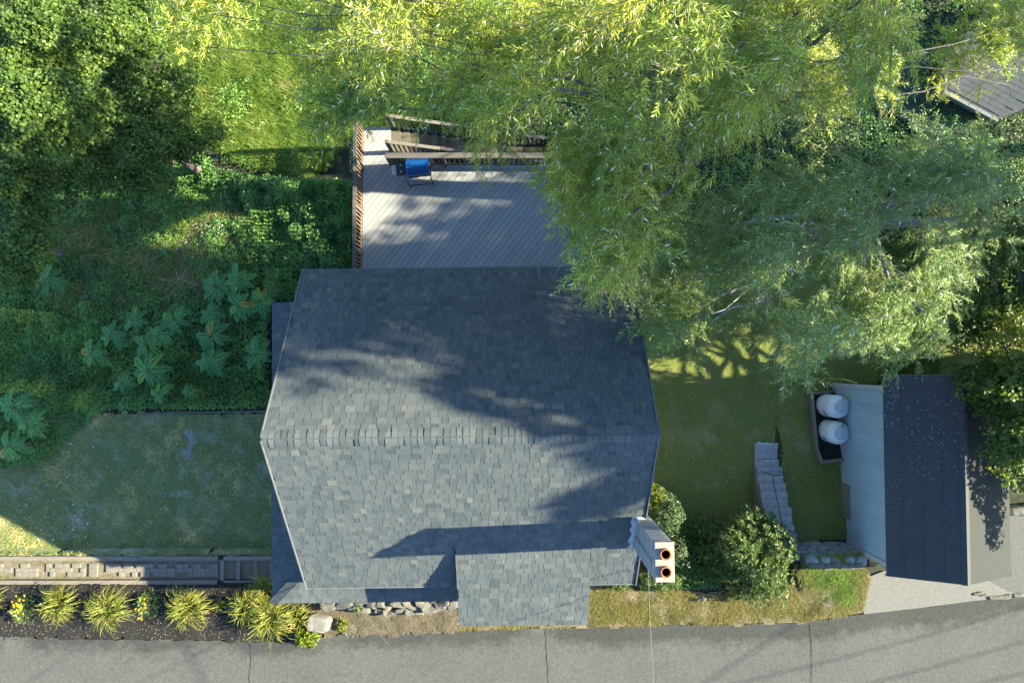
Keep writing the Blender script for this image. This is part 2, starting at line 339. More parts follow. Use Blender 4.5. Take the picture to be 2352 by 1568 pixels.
def patch(name, pix, mat, off, cell=.09, z0=-.5, rough=.12, bumps=.0, kind='structure', seed=1):
    """a sheet of ground with a ragged edge, draped on the terrain"""
    poly = [on(u, v, z0) for u, v in pix]
    xa, xb = min(p.x for p in poly), max(p.x for p in poly); ya, yb = min(p.y for p in poly), max(p.y for p in poly)
    X, Y = np.meshgrid(np.arange(xa-.2, xb+.2, cell), np.arange(ya-.2, yb+.2, cell))
    jx = X+rough*.6*fbm(X, Y, 5, seed); jy = Y+rough*.6*fbm(X, Y, 5, seed+9)
    ok = inside(poly, jx.ravel(), jy.ravel()).reshape(X.shape)
    Z = gz(X, Y)+off+bumps*fbm(X, Y, 4, seed+3)
    ny, nx = X.shape; id = np.arange(nx*ny).reshape(ny, nx)
    qq = np.stack([id[:-1, :-1], id[:-1, 1:], id[1:, 1:], id[1:, :-1]], -1).reshape(-1, 4)
    k = (ok[:-1, :-1].astype(int)+ok[:-1, 1:]+ok[1:, 1:]+ok[1:, :-1]).ravel() >= 3
    V = np.stack([X, Y, Z], -1).reshape(-1, 3); qq = qq[k]
    used = np.unique(qq); remap = np.zeros(len(V), int); remap[used] = np.arange(len(used))
    o = link(name, np_mesh(name, V[used], remap[qq], mat, smooth=True)); return tag(o, kind=kind), poly
ROAD = [(-400,1464),(0,1462),(200,1466),(420,1470),(640,1472),(780,1458),(1045,1448),(1350,1438),(1700,1432),(1850,1428),(1990,1408),(2120,1392),(2352,1366),(2700,1320)]
rp = [P(u, v, 0) for u, v in ROAD]
def sheet_strip(name, top, dy, z, mat, kind='structure', sub=4, jag=.03, seed=2):
    """road strip: upper edge follows the given points, lower edge dy metres further south (or a list)"""
    vs = []; fs = []; k = 0
    for i in range(len(top)-1):
        n = max(2, int((top[i+1].x-top[i].x)/.12))
        for j in range(n):
            t = j/n; x = top[i].x*(1-t)+top[i+1].x*t; y = top[i].y*(1-t)+top[i+1].y*t
            y += jag*float(fbm(np.array(x), np.array(0.), 6, seed)); d = dy(x) if callable(dy) else dy
            vs += [(x, y, z), (x, y-d, z)]
    fs = [(i, i+1, i+3, i+2) for i in range(0, len(vs)-2, 2)]
    m = MB().add(vs, fs); return m
def road_mesh(top):
    xs_ = np.concatenate([[-60, -30], np.arange(-20, 20.01, .12), [30, 60]]); ty = np.interp(xs_, [p.x for p in top], [p.y for p in top])
    ty = ty+.028*fbm(xs_, 0*xs_, 6, 2)
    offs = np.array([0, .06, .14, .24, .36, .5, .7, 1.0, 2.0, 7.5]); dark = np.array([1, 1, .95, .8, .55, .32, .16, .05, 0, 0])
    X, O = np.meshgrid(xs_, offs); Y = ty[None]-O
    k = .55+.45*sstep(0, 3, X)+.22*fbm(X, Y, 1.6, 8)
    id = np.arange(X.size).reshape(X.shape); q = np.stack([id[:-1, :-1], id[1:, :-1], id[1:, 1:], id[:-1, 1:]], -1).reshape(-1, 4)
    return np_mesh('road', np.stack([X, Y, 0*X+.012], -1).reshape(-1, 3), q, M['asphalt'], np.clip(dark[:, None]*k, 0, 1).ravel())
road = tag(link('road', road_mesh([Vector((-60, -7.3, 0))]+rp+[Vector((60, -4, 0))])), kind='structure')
def crack(pts, w, seed):
    r = random.Random(seed); fine = []
    for i in range(len(pts)-1):
        a, b = P(*pts[i], 0), P(*pts[i+1], 0); n = max(2, int((b-a).length/.07))
        fine += [a.lerp(b, j/n)+Vector((r.uniform(-.018, .018), r.uniform(-.01, .01), 0)) for j in range(n)]
    vs = []
    for p in fine:
        k = w*r.uniform(.4, 1.3); vs += [(p.x-k/2, p.y, .0225), (p.x+k/2, p.y, .0225)]
    MB().add(vs, [(i, i+1, i+3, i+2) for i in range(0, len(vs)-2, 2)]).build('crack', M['crack'], road)
crack([(574,1476),(577,1520),(573,1545),(577,1600)], .012, 1)
crack([(1253,1446),(1255,1500),(1259,1530),(1257,1600)], .014, 2)
crack([(1860,1432),(1862,1480),(1864,1520),(1861,1600)], .014, 3)
crack([(2055,1440),(2040,1428)], .012, 4)

lawn_l, poly_ll = patch('lawn', [(-60,955),(120,950),(240,948),(420,945),(615,945),(640,1100),(640,1279),(-60,1279)], M['lawn_l'], .004, z0=-.55)
M['ash'] = simple('pale_bare_soil', (.20,.21,.20), (.40,.41,.39), 16, .95, 8, .4, .01, world=True)
patch('bare_patch', [(420,985),(438,985),(446,1020),(442,1052),(424,1054),(428,1020)], M['ash'], .016, cell=.05, z0=-.55, rough=.25)
MDW = [(330,-90),(560,-90),(900,-90),(1120,-40),(1130,300),(820,310),(700,420),(560,380),(470,330),(400,180)]
patch('meadow', MDW, M['meadow'], .01, z0=-2.2, rough=.5)
lawn_r, poly_lr = patch('lawn', [(1440,600),(1800,560),(2320,560),(2420,700),(2230,860),(2010,884),(1925,892),(1960,1238),(1740,1250),(1600,1222),(1480,1200),(1400,1100)], M['lawn_r'], .006, z0=-1.6, rough=.2)
patch('mulch_bed', [(-80,1332),(632,1332),(705,1388),(760,1440),(775,1458),(640,1474),(420,1472),(200,1468),(-80,1466)], M['mulch'], .018, z0=0, rough=.05, bumps=.012)
patch('dead_turf', [(700,1380),(1048,1378),(1050,1449),(780,1460),(745,1462)], M['deadturf'], .045, cell=.05, z0=0, rough=.12, bumps=.02)
patch('verge', [(1040,1425),(1345,1425),(1345,1335),(1500,1350),(1620,1362),(1800,1350),(1835,1280),(1975,1262),(1998,1330),(1985,1405),(1850,1427),(1600,1434),(1350,1438),(1040,1450)], M['verge'], .02, cell=.05, z0=0, rough=.10, bumps=.015)
ap = [P(u, v, 0) for u, v in ((1984,1409),(1978,1380),(1976,1345),(2000,1322),(2030,1310),(2240,1315),(2300,1350),(2345,1368),(2240,1378),(2120,1394),(2050,1402))]
tag(MB().prism([(p.x, p.y) for p in ap], -.05, .016).build('driveway_apron', M['concrete']), kind='structure')
patch('side_driveway', [(2225,1345),(2280,1200),(2330,1180),(2500,1160),(2500,1340),(2330,1368)], M['gravel_drive'], .010, z0=0, rough=.05)

# ------------------------------------------------------------------ house
ROT = .013
house = tag(empty('house', (0, 0, 0), ROT), 'house with large grey shingled gable roof in the middle of the picture', 'house')
X0, X1, YB, YR, YF, ZR, ZB, ZF = -4.79, 2.774, 2.251, -1.342, -5.06, 5.55, 2.908, 2.675
w = MB()
wx0, wx1, wyb, wyf = X0+.22, X1-.2, YB-.3, YF+.3
pb = (ZR-ZB)/(YB-YR); pf = (ZR-ZF)/(YR-YF)
def roofz(y): return ZR-(y-YR)*pb if y > YR else ZR-(YR-y)*pf
for x in (wx0, wx1):
    s = 1 if x > 0 else -1
    prof = [(wyf, -2.6), (wyb, -2.6), (wyb, roofz(wyb)-.14), (YR, ZR-.14), (wyf, roofz(wyf)-.14)]
    a = [(x-s*.12, y, z) for y, z in prof]; b = [(x, y, z) for y, z in prof]
    w.add(a+b, [(0,1,2,3,4), (9,8,7,6,5)]+[(i, i+5, (i+1) % 5+5, (i+1) % 5) for i in range(5)])
w.box(((wx0+wx1)/2, wyb-.06, (roofz(wyb)-.2-2.6)/2), (wx1-wx0-.25, .12, roofz(wyb)+2.4))
w.box(((wx0+wx1)/2, wyf+.06, (roofz(wyf)-.2-2.6)/2), (wx1-wx0-.25, .12, roofz(wyf)+2.4))
w.build('wall', M['siding'], house)
MB().box(((wx0+wx1)/2, (wyb+wyf)/2, -1.9), (wx1-wx0+.06, wyb-wyf+.06, 1.6)).build('foundation', M['concrete'], house)
for x, y, z, dx, dy in ((wx1+.012, .2, 1.2, .05, .9), (wx1+.012, -2.6, 1.2, .05, .9), (wx0-.012, .2, 1.0, .05, .9), (-2.2, wyb+.012, 1.2, 1.0, .05), (.9, wyb+.012, .6, 1.5, .05)):
    wf = MB().box((x, y, z), (dx+.02, dy+.02, 1.3)).build('window', M['trim'], house)
    MB().box((x+(.012 if dx < .1 and x > 0 else -.012 if dx < .1 else 0), y+(.012 if dy < .1 else 0), z), (max(dx-.14*(dx > .1), .06), max(dy-.14*(dy > .1), .06), 1.14)).build('pane', M['blackmetal'], wf)

shingle_cache = {}
TINTS = [.05, .25, .42, .55, .7, .82, .95]
WIDTHS = [.08, .11, .14, .17, .21, .26]
all_sh = []          # (matrix, width index, tint index, thickness index, parent)
def shingle_verts(wd, ex, th):
    # local x along the course, y up the slope, z out of the roof; y=0 is the butt edge
    g = .003
    return np.array([(g,0,.001),(wd-g,0,.001),(wd-g,ex+.02,-.002),(g,ex+.02,-.002),(g,0,th),(wd-g,0,th),(wd-g,ex+.02,.0015),(g,ex+.02,.0015)])
SF = np.array([(4,5,6,7),(0,1,5,4),(1,2,6,5),(3,0,4,7)])
EXP = .143
def lay(origin, ux, uy, width, length, parent, seed, cut=None, ex=EXP, xlim=None):
    """courses of shingles on a slope: origin = lower-left corner, ux along the eave, uy up the slope"""
    r = random.Random(seed); ux = Vector(ux).normalized(); uy = Vector(uy).normalized(); uz = ux.cross(uy)
    n = int(round(length/ex)); ex = length/n
    for k in range(n):
        x = -r.uniform(0, .2); raised = r.random() < .5
        lo, hi = (0, width) if xlim is None else xlim(k*ex)
        x += lo
        while x < hi:
            wi = r.choice((1,2,2,3,3,4,4,5)) if raised else r.choice((0,1,2,2,3,3,4))
            ti = min(6, max(0, int(r.gauss(3.0 if raised else 2.4, 1.0))))
            if r.random() < .02: ti = 6
            wd = WIDTHS[wi]; a = max(x, lo); bnd = min(x+wd, hi)
            if bnd-a > .03 and not (cut and cut((a+bnd)/2, k*ex)):
                o = Vector(origin)+ux*a+uy*(k*ex)+uz*.004
                m = Matrix((ux, uy, uz)).transposed().to_4x4(); m.translation = o
                clipped = abs((bnd-a)-wd) > 1e-6
                all_sh.append((m, (bnd-a) if clipped else wd, ti, .012 if raised else .006, ex, parent))
            x += wd; raised = not raised
T = .10
roof = MB()
for (y0, z0, y1, z1) in ((YF, ZF, YR, ZR), (YB, ZB, YR, ZR)):
    n = Vector((0, -(z1-z0), (y1-y0))).normalized(); n = n if n.z > 0 else -n
    a, b = Vector((0, y0, z0)), Vector((0, y1, z1)); vs = []
    for p in (a, b):
        for x in (X0, X1):
            vs += [Vector((x, p.y, p.z)), Vector((x, p.y, p.z-T))]
    roof.add(vs, [(0,2,6,4), (1,5,7,3), (0,1,3,2), (0,4,5,1), (2,3,7,6)])
roof_o = roof.build('roof', M['underlay'], house)
lay((X0, YF, ZF), (1, 0, 0), (0, YR-YF, ZR-ZF), X1-X0, math.hypot(YR-YF, ZR-ZF), roof_o, 11,
    cut=lambda x, y: (X0+x > 2.53 and -4.02 < YF+y*math.cos(math.atan(pf)) < -3.28))
lay((X1, YB, ZB), (-1, 0, 0), (0, YR-YB, ZR-ZB), X1-X0, math.hypot(YR-YB, ZR-ZB), roof_o, 12)
# drip edge along rakes and eaves
for s, x in ((-1, X0-.012), (1, X1+.012)):
    for y0, z0 in ((YF, ZF), (YB, ZB)):
        MB().bar((x, y0, z0-.05), (x, YR, ZR-.05), .024, .15).build('rake_board', M['fascia'], roof_o)
for y, z in ((YF-.012, ZF), (YB+.012, ZB)):
    MB().box(((X0+X1)/2, y, z-.055), (X1-X0, .024, .13)).build('eave_board', M['fascia'], roof_o)
# ridge caps
cap_me = []
for t in TINTS:
    prof = [(-.165, -.165*pf+.018), (-.10, -.10*pf+.022), (-.04, -.022), (0, -.012), (.04, -.022), (.10, -.10*pb+.022), (.165, -.165*pb+.018)]
    vs = []
    for x, up in ((0, .011), (.165, .001)):
        vs += [(x, y, z+up) for y, z in prof]
    vs += [(0, y, z-.004) for y, z in prof]
    fs = [(i, i+7, i+8, i+1) for i in range(6)]+[(i+14, i, i+1, i+15) for i in range(6)]
    cap_me.append(np_mesh('ridge_cap', np.array(vs), np.array(fs), M['shingle'], np.full(len(vs), t)))
n = 61; sp = (X1-X0)/n
for i in range(n):
    if i == 14: MB().add([(X0+i*sp+qx, YR+y, ZR+zq+.006) for qx in (-.005, .05) for y, zq in prof], [(a_, a_+7, a_+8, a_+1) for a_ in range(6)]).build('cap_gap', M['underlay'], roof_o)
    dx = .035 if i == 14 else 0
    o = link('ridge_cap', random.choice(cap_me[:6]), roof_o, (X0+i*sp+dx, YR+random.uniform(-.006, .006), ZR+.004+random.uniform(0, .006)), (0, 0, random.uniform(-.03, .03)))
# porch roof (lower pitch, over the front entry)
PX0, PX1, PYT, PYF, PZF = -1.30, 1.68, -3.86, -6.0, 2.60
PZT = roofz(PYT)+.01
pr = MB(); vs = []
for y, z in ((PYF, PZF), (PYT, PZT)):
    for x in (PX0, PX1): vs += [Vector((x, y, z)), Vector((x, y, z-.12))]
pr.add(vs, [(0,2,6,4), (1,5,7,3), (0,1,3,2), (0,4,5,1), (2,3,7,6)])
pr_o = pr.build('porch_roof', M['underlay'], house)
lay((PX0, PYF, PZF), (1, 0, 0), (0, PYT-PYF, PZT-PZF), PX1-PX0, math.hypot(PYT-PYF, PZT-PZF), pr_o, 13)
for x in (PX0+.06, PX1-.06):                                     # side cheeks between the two pitches
    MB().add([(x, PYT, PZT-.06), (x, YF, roofz(YF)-.02), (x, YF, PZF+(YF-PYF)*(PZT-PZF)/(PYT-PYF)-.06)]+[(x+.03*(1 if x < 0 else -1), PYT, PZT-.06), (x+.03*(1 if x < 0 else -1), YF, roofz(YF)-.02), (x+.03*(1 if x < 0 else -1), YF, PZF+(YF-PYF)*(PZT-PZF)/(PYT-PYF)-.06)],
             [(0,1,2), (5,4,3), (0,3,4,1), (1,4,5,2), (2,5,3,0)]).build('cheek_wall', M['siding'], house)
for x in (PX0+.15, PX1-.15):
    MB().box((x, PYF+.22, 1.25), (.12, .12, 2.45)).build('porch_post', M['trim'], house)
MB().box(((PX0+PX1)/2, -5.4, .02), (PX1-PX0-.1, 1.0, .16)).build('porch_floor', M['concrete'], house)
MB().box((.2, wyf-.02, 1.05), (.95, .05, 2.05)).build('door', M['redwood'], house)
# skirt roof along the left side and the front
SXL, SYF, SYB, SZ = -5.92, -5.72, 1.62, 1.72
ST = .42; run_l = (wx0+.05)-SXL; run_f = (wyf+.05)-SYF
sk = MB()
zt_l = SZ+run_l*ST; zt_f = SZ+run_f*ST
run = min(run_l, run_f)
A = [(SXL, SYB, SZ), (SXL, SYF, SZ), (SXL+run, SYF+run, SZ+run*ST), (SXL+run_l, SYF+run, SZ+run*ST+.0), (wx0+.05, SYB, zt_l), (PX0+.02, SYF, SZ), (PX0+.02, SYF+run, SZ+run*ST)]
sk.add([A[0], A[1], (SXL+run_l, SYF+run_l, zt_l), A[4]], [(0,1,2,3)])
sk.add([A[1], A[5], (PX0+.02, SYF+run_f, zt_f), (SXL+run_f, SYF+run_f, zt_f)], [(0,1,2,3)])
sk.bar((SXL, SYB, SZ-.07), (SXL, SYF, SZ-.07), .03, .13).bar((SXL, SYF, SZ-.07), (PX0, SYF, SZ-.07), .03, .13)
sk.bar((SXL, SYB, SZ-.07), (wx0+.05, SYB, zt_l-.07), .03, .13)
sk_o = sk.build('skirt_roof', M['underlay'], house)
sl_len = run_l*math.hypot(1, ST); sf_len = run_f*math.hypot(1, ST)
hyp = math.hypot(1, ST)
lay((SXL, SYB, SZ), (0, -1, 0), (1, 0, ST), SYB-SYF, sl_len, sk_o, 14, xlim=lambda d: (0, SYB-SYF-d/hyp))
lay((SXL, SYF, SZ), (1, 0, 0), (0, 1, ST), PX0-SXL, sf_len, sk_o, 15, xlim=lambda d: (d/hyp, PX0-SXL))
hip = MB()
for i in range(9):
    t = i*.12; a = Vector((SXL+t, SYF+t, SZ+t*ST+.02)); hip.bar(a, a+Vector((.13, .13, .13*ST+.004)), .2, .012)
hip.build('hip_cap', M['shingle'], sk_o)
# shingle pieces: the 300 that show largest are parts, the rest one part
camp = Vector((0, 0, CAM_H)); hm = Matrix.Rotation(ROT, 4, 'Z')
def shown(s):
    p = hm @ s[0].translation; v = (camp-p); d = v.length; nrm = s[0].col[2].xyz
    return s[1]*s[4]*abs(nrm.dot(v/d))/d/d
all_sh.sort(key=shown, reverse=True)
for m, wd, ti, th, ex, par in all_sh[:300]:
    key = (round(wd, 4), ti, th, round(ex, 4))
    if key not in shingle_cache:
        shingle_cache[key] = np_mesh('shingle', shingle_verts(wd, ex, th), SF, M['shingle'], np.full(8, TINTS[ti]+random.uniform(-.04, .04)))
    o = link('shingle', shingle_cache[key], par); o.matrix_local = m
V = []; TT = []
for pi, par in enumerate((roof_o, pr_o, sk_o)):
    V = []; TT = []
    for m, wd, ti, th, ex, pp in all_sh[300:]:
        if pp is not par: continue
        mm = np.array(m); v = shingle_verts(wd, ex, th); V.append(v @ mm[:3, :3].T+mm[:3, 3]); TT.append(np.full(8, TINTS[ti]+random.uniform(-.06, .06)))
    if V:
        k = len(V); q = (SF[None]+np.arange(k)[:, None, None]*8).reshape(-1, 4)
        tag(link('shingles', np_mesh('shingles', np.concatenate(V), q, M['shingle'], np.concatenate(TT)), par), kind='stuff')
# chimney
CX0, CX1, CY0, CY1, CZ = 2.57, 2.91, -3.98, -3.27, 6.0
chim = MB().box(((CX0+CX1)/2, (CY0+CY1)/2, 1.9), (CX1-CX0-.03, CY1-CY0-.03, 7.9)).build('chimney', M['underlay'], house)
nco = 22; z = 3.0; hgt = (CZ-.08-z)/nco
for k in range(nco):
    zc = z+(k+.5)*hgt; sp = .5 if k % 2 else .5
    for a, b in ((CY0, CY0+(CY1-CY0)*sp), (CY0+(CY1-CY0)*sp, CY1)):
        j = random.uniform(-.004, .004)
        MB().box(((CX0+CX1)/2+j, (a+b)/2, zc), (CX1-CX0+random.uniform(0, .008), b-a-.014, hgt-.026)).build('block', M['block'], chim)
cp = MB().box(((CX0+CX1)/2, (CY0+CY1)/2, CZ-.04), (CX1-CX0+.02, CY1-CY0+.02, .09)).build('crown', M['cap'], chim, bevel=.012)
for yy in (CY1-.20, CY0+.19):
    fl = MB().lathe(((CX0+CX1)/2+.01, yy, CZ), [(.075, .0), (.103, .0), (.103, .07), (.098, .078), (.084, .078), (.080, .07), (.079, -.02)], 28)
    fo = fl.build('flue', M['flue'], chim, smooth=False)
    MB().lathe(((CX0+CX1)/2+.01, yy, CZ), [(.0005, .012), (.079, .012)], 24).build('flue_throat', M['flueshade'], fo)  # flat disc below the rim, its colour stands in for the shaded depth
fz = MB(); r = random.Random(4); edge = []
ny_ = 14
for i in range(ny_+1):
    y = CY0-.06+(CY1-CY0+.12)*i/ny_; o = .07+r.uniform(-.03, .045)
    edge.append(((CX0-o, y, roofz(y)+.030), (CX0-.004, y, roofz(y)+.05), (CX0-.006, y, roofz(y)+.26+r.uniform(-.02, .02))))
vs = [p for e in edge for p in e]
fz.add(vs, [(i*3, i*3+1, i*3+4, i*3+3) for i in range(ny_)]+[(i*3+1, i*3+2, i*3+5, i*3+4) for i in range(ny_)])
fz.bar((CX0-.06, CY1+.02, roofz(CY1)+.04), (X1, CY1+.02, roofz(CY1)+.04), .10, .02).build('flashing', M['flash'], chim)
MB().tube([(CX0-.012, (CY0+CY1)/2-.02, 4.0), (CX0-.014, (CY0+CY1)/2-.05, 5.2), (CX0-.012, (CY0+CY1)/2-.08, 5.75)], .006, 5).build('wire', M['cable'], chim)

# ------------------------------------------------------------------ deck
DZ = -.70
deck = tag(empty('deck', P(833, 612, DZ)), 'grey wooden deck with diagonal boards behind the house', 'deck')
dloc = deck.location.copy()
def clip(poly, n, d, keep):
    out = []
    for i in range(len(poly)):
        a, b = poly[i], poly[(i+1) % len(poly)]; sa = a.dot(n)-d; sb = b.dot(n)-d
        if not keep: sa, sb = -sa, -sb
        if sa >= 0: out.append(a)
        if sa*sb < 0: out.append(a.lerp(b, sa/(sa-sb)))
    return out
dl, dr = P(833, 500, DZ).x, 2.72
dn = P(897, 380, DZ); dyb, dyn, dyt = 1.95, dn.y, P(860, 292, DZ).y
ang = R(52); bd = Vector((math.cos(ang), math.sin(ang))); bn = Vector((-bd.y, bd.x))
BW = .142
for rect in ([(dl, dyb), (dr, dyb), (dr, dyn), (dl, dyn)], [(dl, dyn), (dn.x, dyn), (dn.x, dyt), (dl, dyt)]):
    rect = [Vector(p) for p in rect]; ds = [p.dot(bn) for p in rect]
    k0, k1 = math.floor(min(ds)/BW), math.ceil(max(ds)/BW)
    for k in range(k0, k1):
        p = clip(clip(rect, bn, k*BW+.0045, True), bn, (k+1)*BW-.0045, False)
        if len(p) < 3: continue
        c = sum(p, Vector((0, 0)))/len(p); loc = [((q-c).dot(bd), (q-c).dot(bn)) for q in p]
        z = random.uniform(-.002, .002)
        o = MB().prism(loc, -.03, 0).build('deck_board', M['deckwood'], deck, loc=Vector((c.x, c.y, DZ+z))-dloc, rot=(0, 0, ang))
def dpart(mb, name, mat, parent=None): return mb.build(name, mat, parent or deck, loc=-dloc if parent is None else None)
for x in np.arange(dl+.3, dr, .6):
    dpart(MB().box((x, (dyb+dyn)/2, DZ-.17), (.05, dyn-dyb, .2)), 'joist', M['olddark'])
dpart(MB().box((dl+.01, (dyb+dyt)/2, DZ-.16), (.04, dyt-dyb, .25)), 'rim_joist', M['railwood']); dpart(MB().box(((dn.x+dr)/2, dyn-.01, DZ-.16), (dr-dn.x, .04, .25)), 'rim_joist', M['railwood'])
for x in (dl+.1, -1.0, dr-.1):
    for y in (dyn-.1, dyt-.1 if x < -4 else dyn-2):
        dpart(MB().box((x, y, (DZ+G(x, y))/2-.2), (.12, .12, DZ-G(x, y)+.1)), 'post', M['railwood'])
def rail(a, b, hgt, nb, mat_top, mat_bal, posts=True, flat=.13):
    a, b = Vector(a), Vector(b); up = Vector((0, 0, 1))
    dpart(MB().bar(a+up*hgt, b+up*hgt, flat, .035), 'top_rail', mat_top)
    dpart(MB().bar(a+up*.1, b+up*.1, .04, .08), 'bottom_rail', mat_bal)
    for i in range(nb):
        p = a.lerp(b, (i+.5)/nb); dpart(MB().box(p+up*(hgt/2+.03), (.038, .038, hgt-.1)), 'baluster', mat_bal)
    if posts:
        for t in posts:
            p = a.lerp(b, t); dpart(MB().box(p+up*(hgt/2-.05), (.09, .09, hgt+.08)), 'rail_post', mat_top)
rail((dl-.02, dyt, DZ), (dl-.02, dyb+.3, DZ), .92, 40, M['railwood'], M['redwood'], (0.02, .27, .54, .80, .98), .10)
rail((dn.x+.02, dyn, DZ), (dr, dyn, DZ), .92, 42, M['railwood'], M['railwood'], (.005, .25, .5, .75, .99), .15)
rail((dr, dyn-.1, DZ), (dr, dyb+.4, DZ), .92, 36, M['railwood'], M['railwood'], (.33, .66, .99), .13)
# stairs down from the deck landing
stair = tag(empty('deck_stairs', (dn.x, dyt-.4, DZ)), 'old wooden stairs with slatted railings going down beside the deck', 'stairs')
sloc = stair.location.copy(); nt = 18; rise = .105; runx = .252
def spart(mb, name, mat): return mb.build(name, mat, stair, loc=-sloc)
sy0, sy1 = P(1000, 346, DZ).y, dyt-.02
for i in range(nt):
    spart(MB().box((dn.x+(i+.5)*runx, (sy0+sy1)/2, DZ-(i+1)*rise), (runx+.02, sy1-sy0, .04), ry=random.uniform(-.01, .01)), 'tread', M['olddark'])
e0, e1 = Vector((dn.x, 0, DZ)), Vector((dn.x+nt*runx, 0, DZ-nt*rise))
for y in (sy0-.03, sy1+.03):
    o = Vector((0, y, 0)); up = Vector((0, 0, 1))
    spart(MB().bar(e0+o-up*.15, e1+o-up*.15, .04, .26), 'stringer', M['railwood'])
    spart(MB().bar(e0+o+up*.88, e1+o+up*.88, .09, .04), 'top_rail', M['railwood'])
    for i in range(36):
        p = (e0+o).lerp(e1+o, (i+.5)/36); spart(MB().box(p+up*.42, (.035, .035, .88)), 'baluster', M['railwood'])
    for t in (0.01, .33, .66, .99):
        p = (e0+o).lerp(e1+o, t); spart(MB().box(p+up*.35, (.09, .09, 1.15)), 'rail_post', M['railwood'])

# ------------------------------------------------------------------ barbecue grill on the deck
gp = P(966, 400, DZ); grill = tag(empty('barbecue_grill', gp, R(5)), 'barbecue grill with shiny blue lid and black side burner on the deck', 'grill')
def gpart(mb, name, mat, par=None, **k): return mb.build(name, mat, par or grill, **k)
gpart(MB().box((.02, 0, .53), (.58, .42, .16)), 'firebox', M['blackmetal'], bevel=.02)
vs = []; nseg = 9
for x in (-.29, .33):
    for i in range(nseg):
        a = math.pi*i/(nseg-1); vs.append((x, -.25*math.cos(a), .60+.36*math.sin(a)**.7 if 0 < i < nseg-1 else .60))
lid = MB().add(vs, [(i, i+1, i+1+nseg, i+nseg) for i in range(nseg-1)]+[tuple(range(nseg))[::-1], tuple(range(nseg, 2*nseg))])
lo = gpart(lid, 'lid', M['blue'], smooth=False, bevel=.02)
MB().tube([(-.24, -.30, .80), (.28, -.30, .80)], .014, 8).build('handle', M['blackmetal'], lo)
MB().box((.02, .0, .962), (.42, .10, .012)).build('lid_panel', M['blue'], lo)
sh = gpart(MB().box((-.45, -.02, .74), (.25, .40, .05)), 'side_burner', M['blackmetal'], bevel=.03)
for y in (-.11, .07): MB().lathe((-.44, y, .765), [(.026, 0), (.026, .025), (.020, .03)], 14).build('burner_knob', M['whiteplastic'], sh)
gpart(MB().box((-.64, -.03, .70), (.13, .26, .03)), 'side_shelf', M['whiteplastic'], bevel=.012)
for x in (-.32, .36):
    gpart(MB().tube([(x, -.36, 0), (x, -.36, .78), (x, -.30, .84), (x, .22, .84), (x, .28, .78), (x, .28, 0)], .018, 8), 'frame', M['blackmetal'])
gpart(MB().tube([(-.32, -.36, .2), (.36, -.36, .2)], .015, 6).tube([(-.32, .28, .2), (.36, .28, .2)], .015, 6).box((.02, .05, .2), (.62, .34, .02)), 'bottom_shelf', M['blackmetal'])
for x in (-.32, .36): gpart(MB().tube([(x-.03, .28, .08), (x+.03, .28, .08)], .08, 14), 'wheel', M['blackmetal'])

# ------------------------------------------------------------------ shed
shed = tag(empty('shed', (9.55, -5.1, -1.9)), 'narrow blue-grey shed with dark lichen spotted gable roof beside the gas tanks', 'shed')
sL = shed.location.copy()
def shp(mb, name, mat, par=None, **k): return mb.build(name, mat, par or shed, loc=-sL if par is None else None, **k)
HX0, HX1, HXR, HY0, HY1, HZE, HZR = 9.38, 12.50, 10.93, -5.27, -.24, 1.30, 2.02
W0, W1 = 9.54, 12.34; wy0, wy1 = -5.06, -.58
sw = MB()
def wallz(x): return HZE+(x-HX0)*(HZR-HZE)/(HXR-HX0) if x < HXR else HZE+(HX1-x)*(HZR-HZE)/(HX1-HXR)
for y, s in ((wy0, 1), (wy1, -1)):
    pr_ = [(W0, -2.4), (W1, -2.4), (W1, wallz(W1)-.09), (HXR, HZR-.09), (W0, wallz(W0)-.09)]
    a = [(x, y, z) for x, z in pr_]; b = [(x, y+s*.1, z) for x, z in pr_]
    sw.add(a+b, [(0,1,2,3,4), (9,8,7,6,5)]+[(i, i+5, (i+1) % 5+5, (i+1) % 5) for i in range(5)])
for x in (W0+.05, W1-.05): sw.box((x, (wy0+wy1)/2, (wallz(x)-.12-2.4)/2), (.1, wy1-wy0-.21, wallz(x)+2.28))
shp(sw, 'wall', M['shedwall'])
npan = 22
for i in range(npan):                                            # grooved sheet siding: one panel after another
    a = wy0+.07+(wy1-wy0-.14)*i/npan; b = wy0+.07+(wy1-wy0-.14)*(i+1)/npan
    shp(MB().box((W0-.008, (a+b)/2, -.40), (.018, b-a-.003, 3.12)), 'siding_panel', M['shedwall'])
shp(MB().box((W0-.016, wy0+.0, -.4), (.05, .12, 3.2)), 'corner_board', M['trim'])
shp(MB().box((W0-.016, wy1-.0, -.4), (.05, .12, 3.2)), 'corner_board', M['trim'])
shp(MB().box((W0-.02, (wy0+wy1)/2, -1.92), (.06, wy1-wy0, .16)), 'sill_board', M['trim'])
shp(MB().box((W0-.05, -3.85, -1.0), (.05, .95, .5)), 'footing', M['paver'])
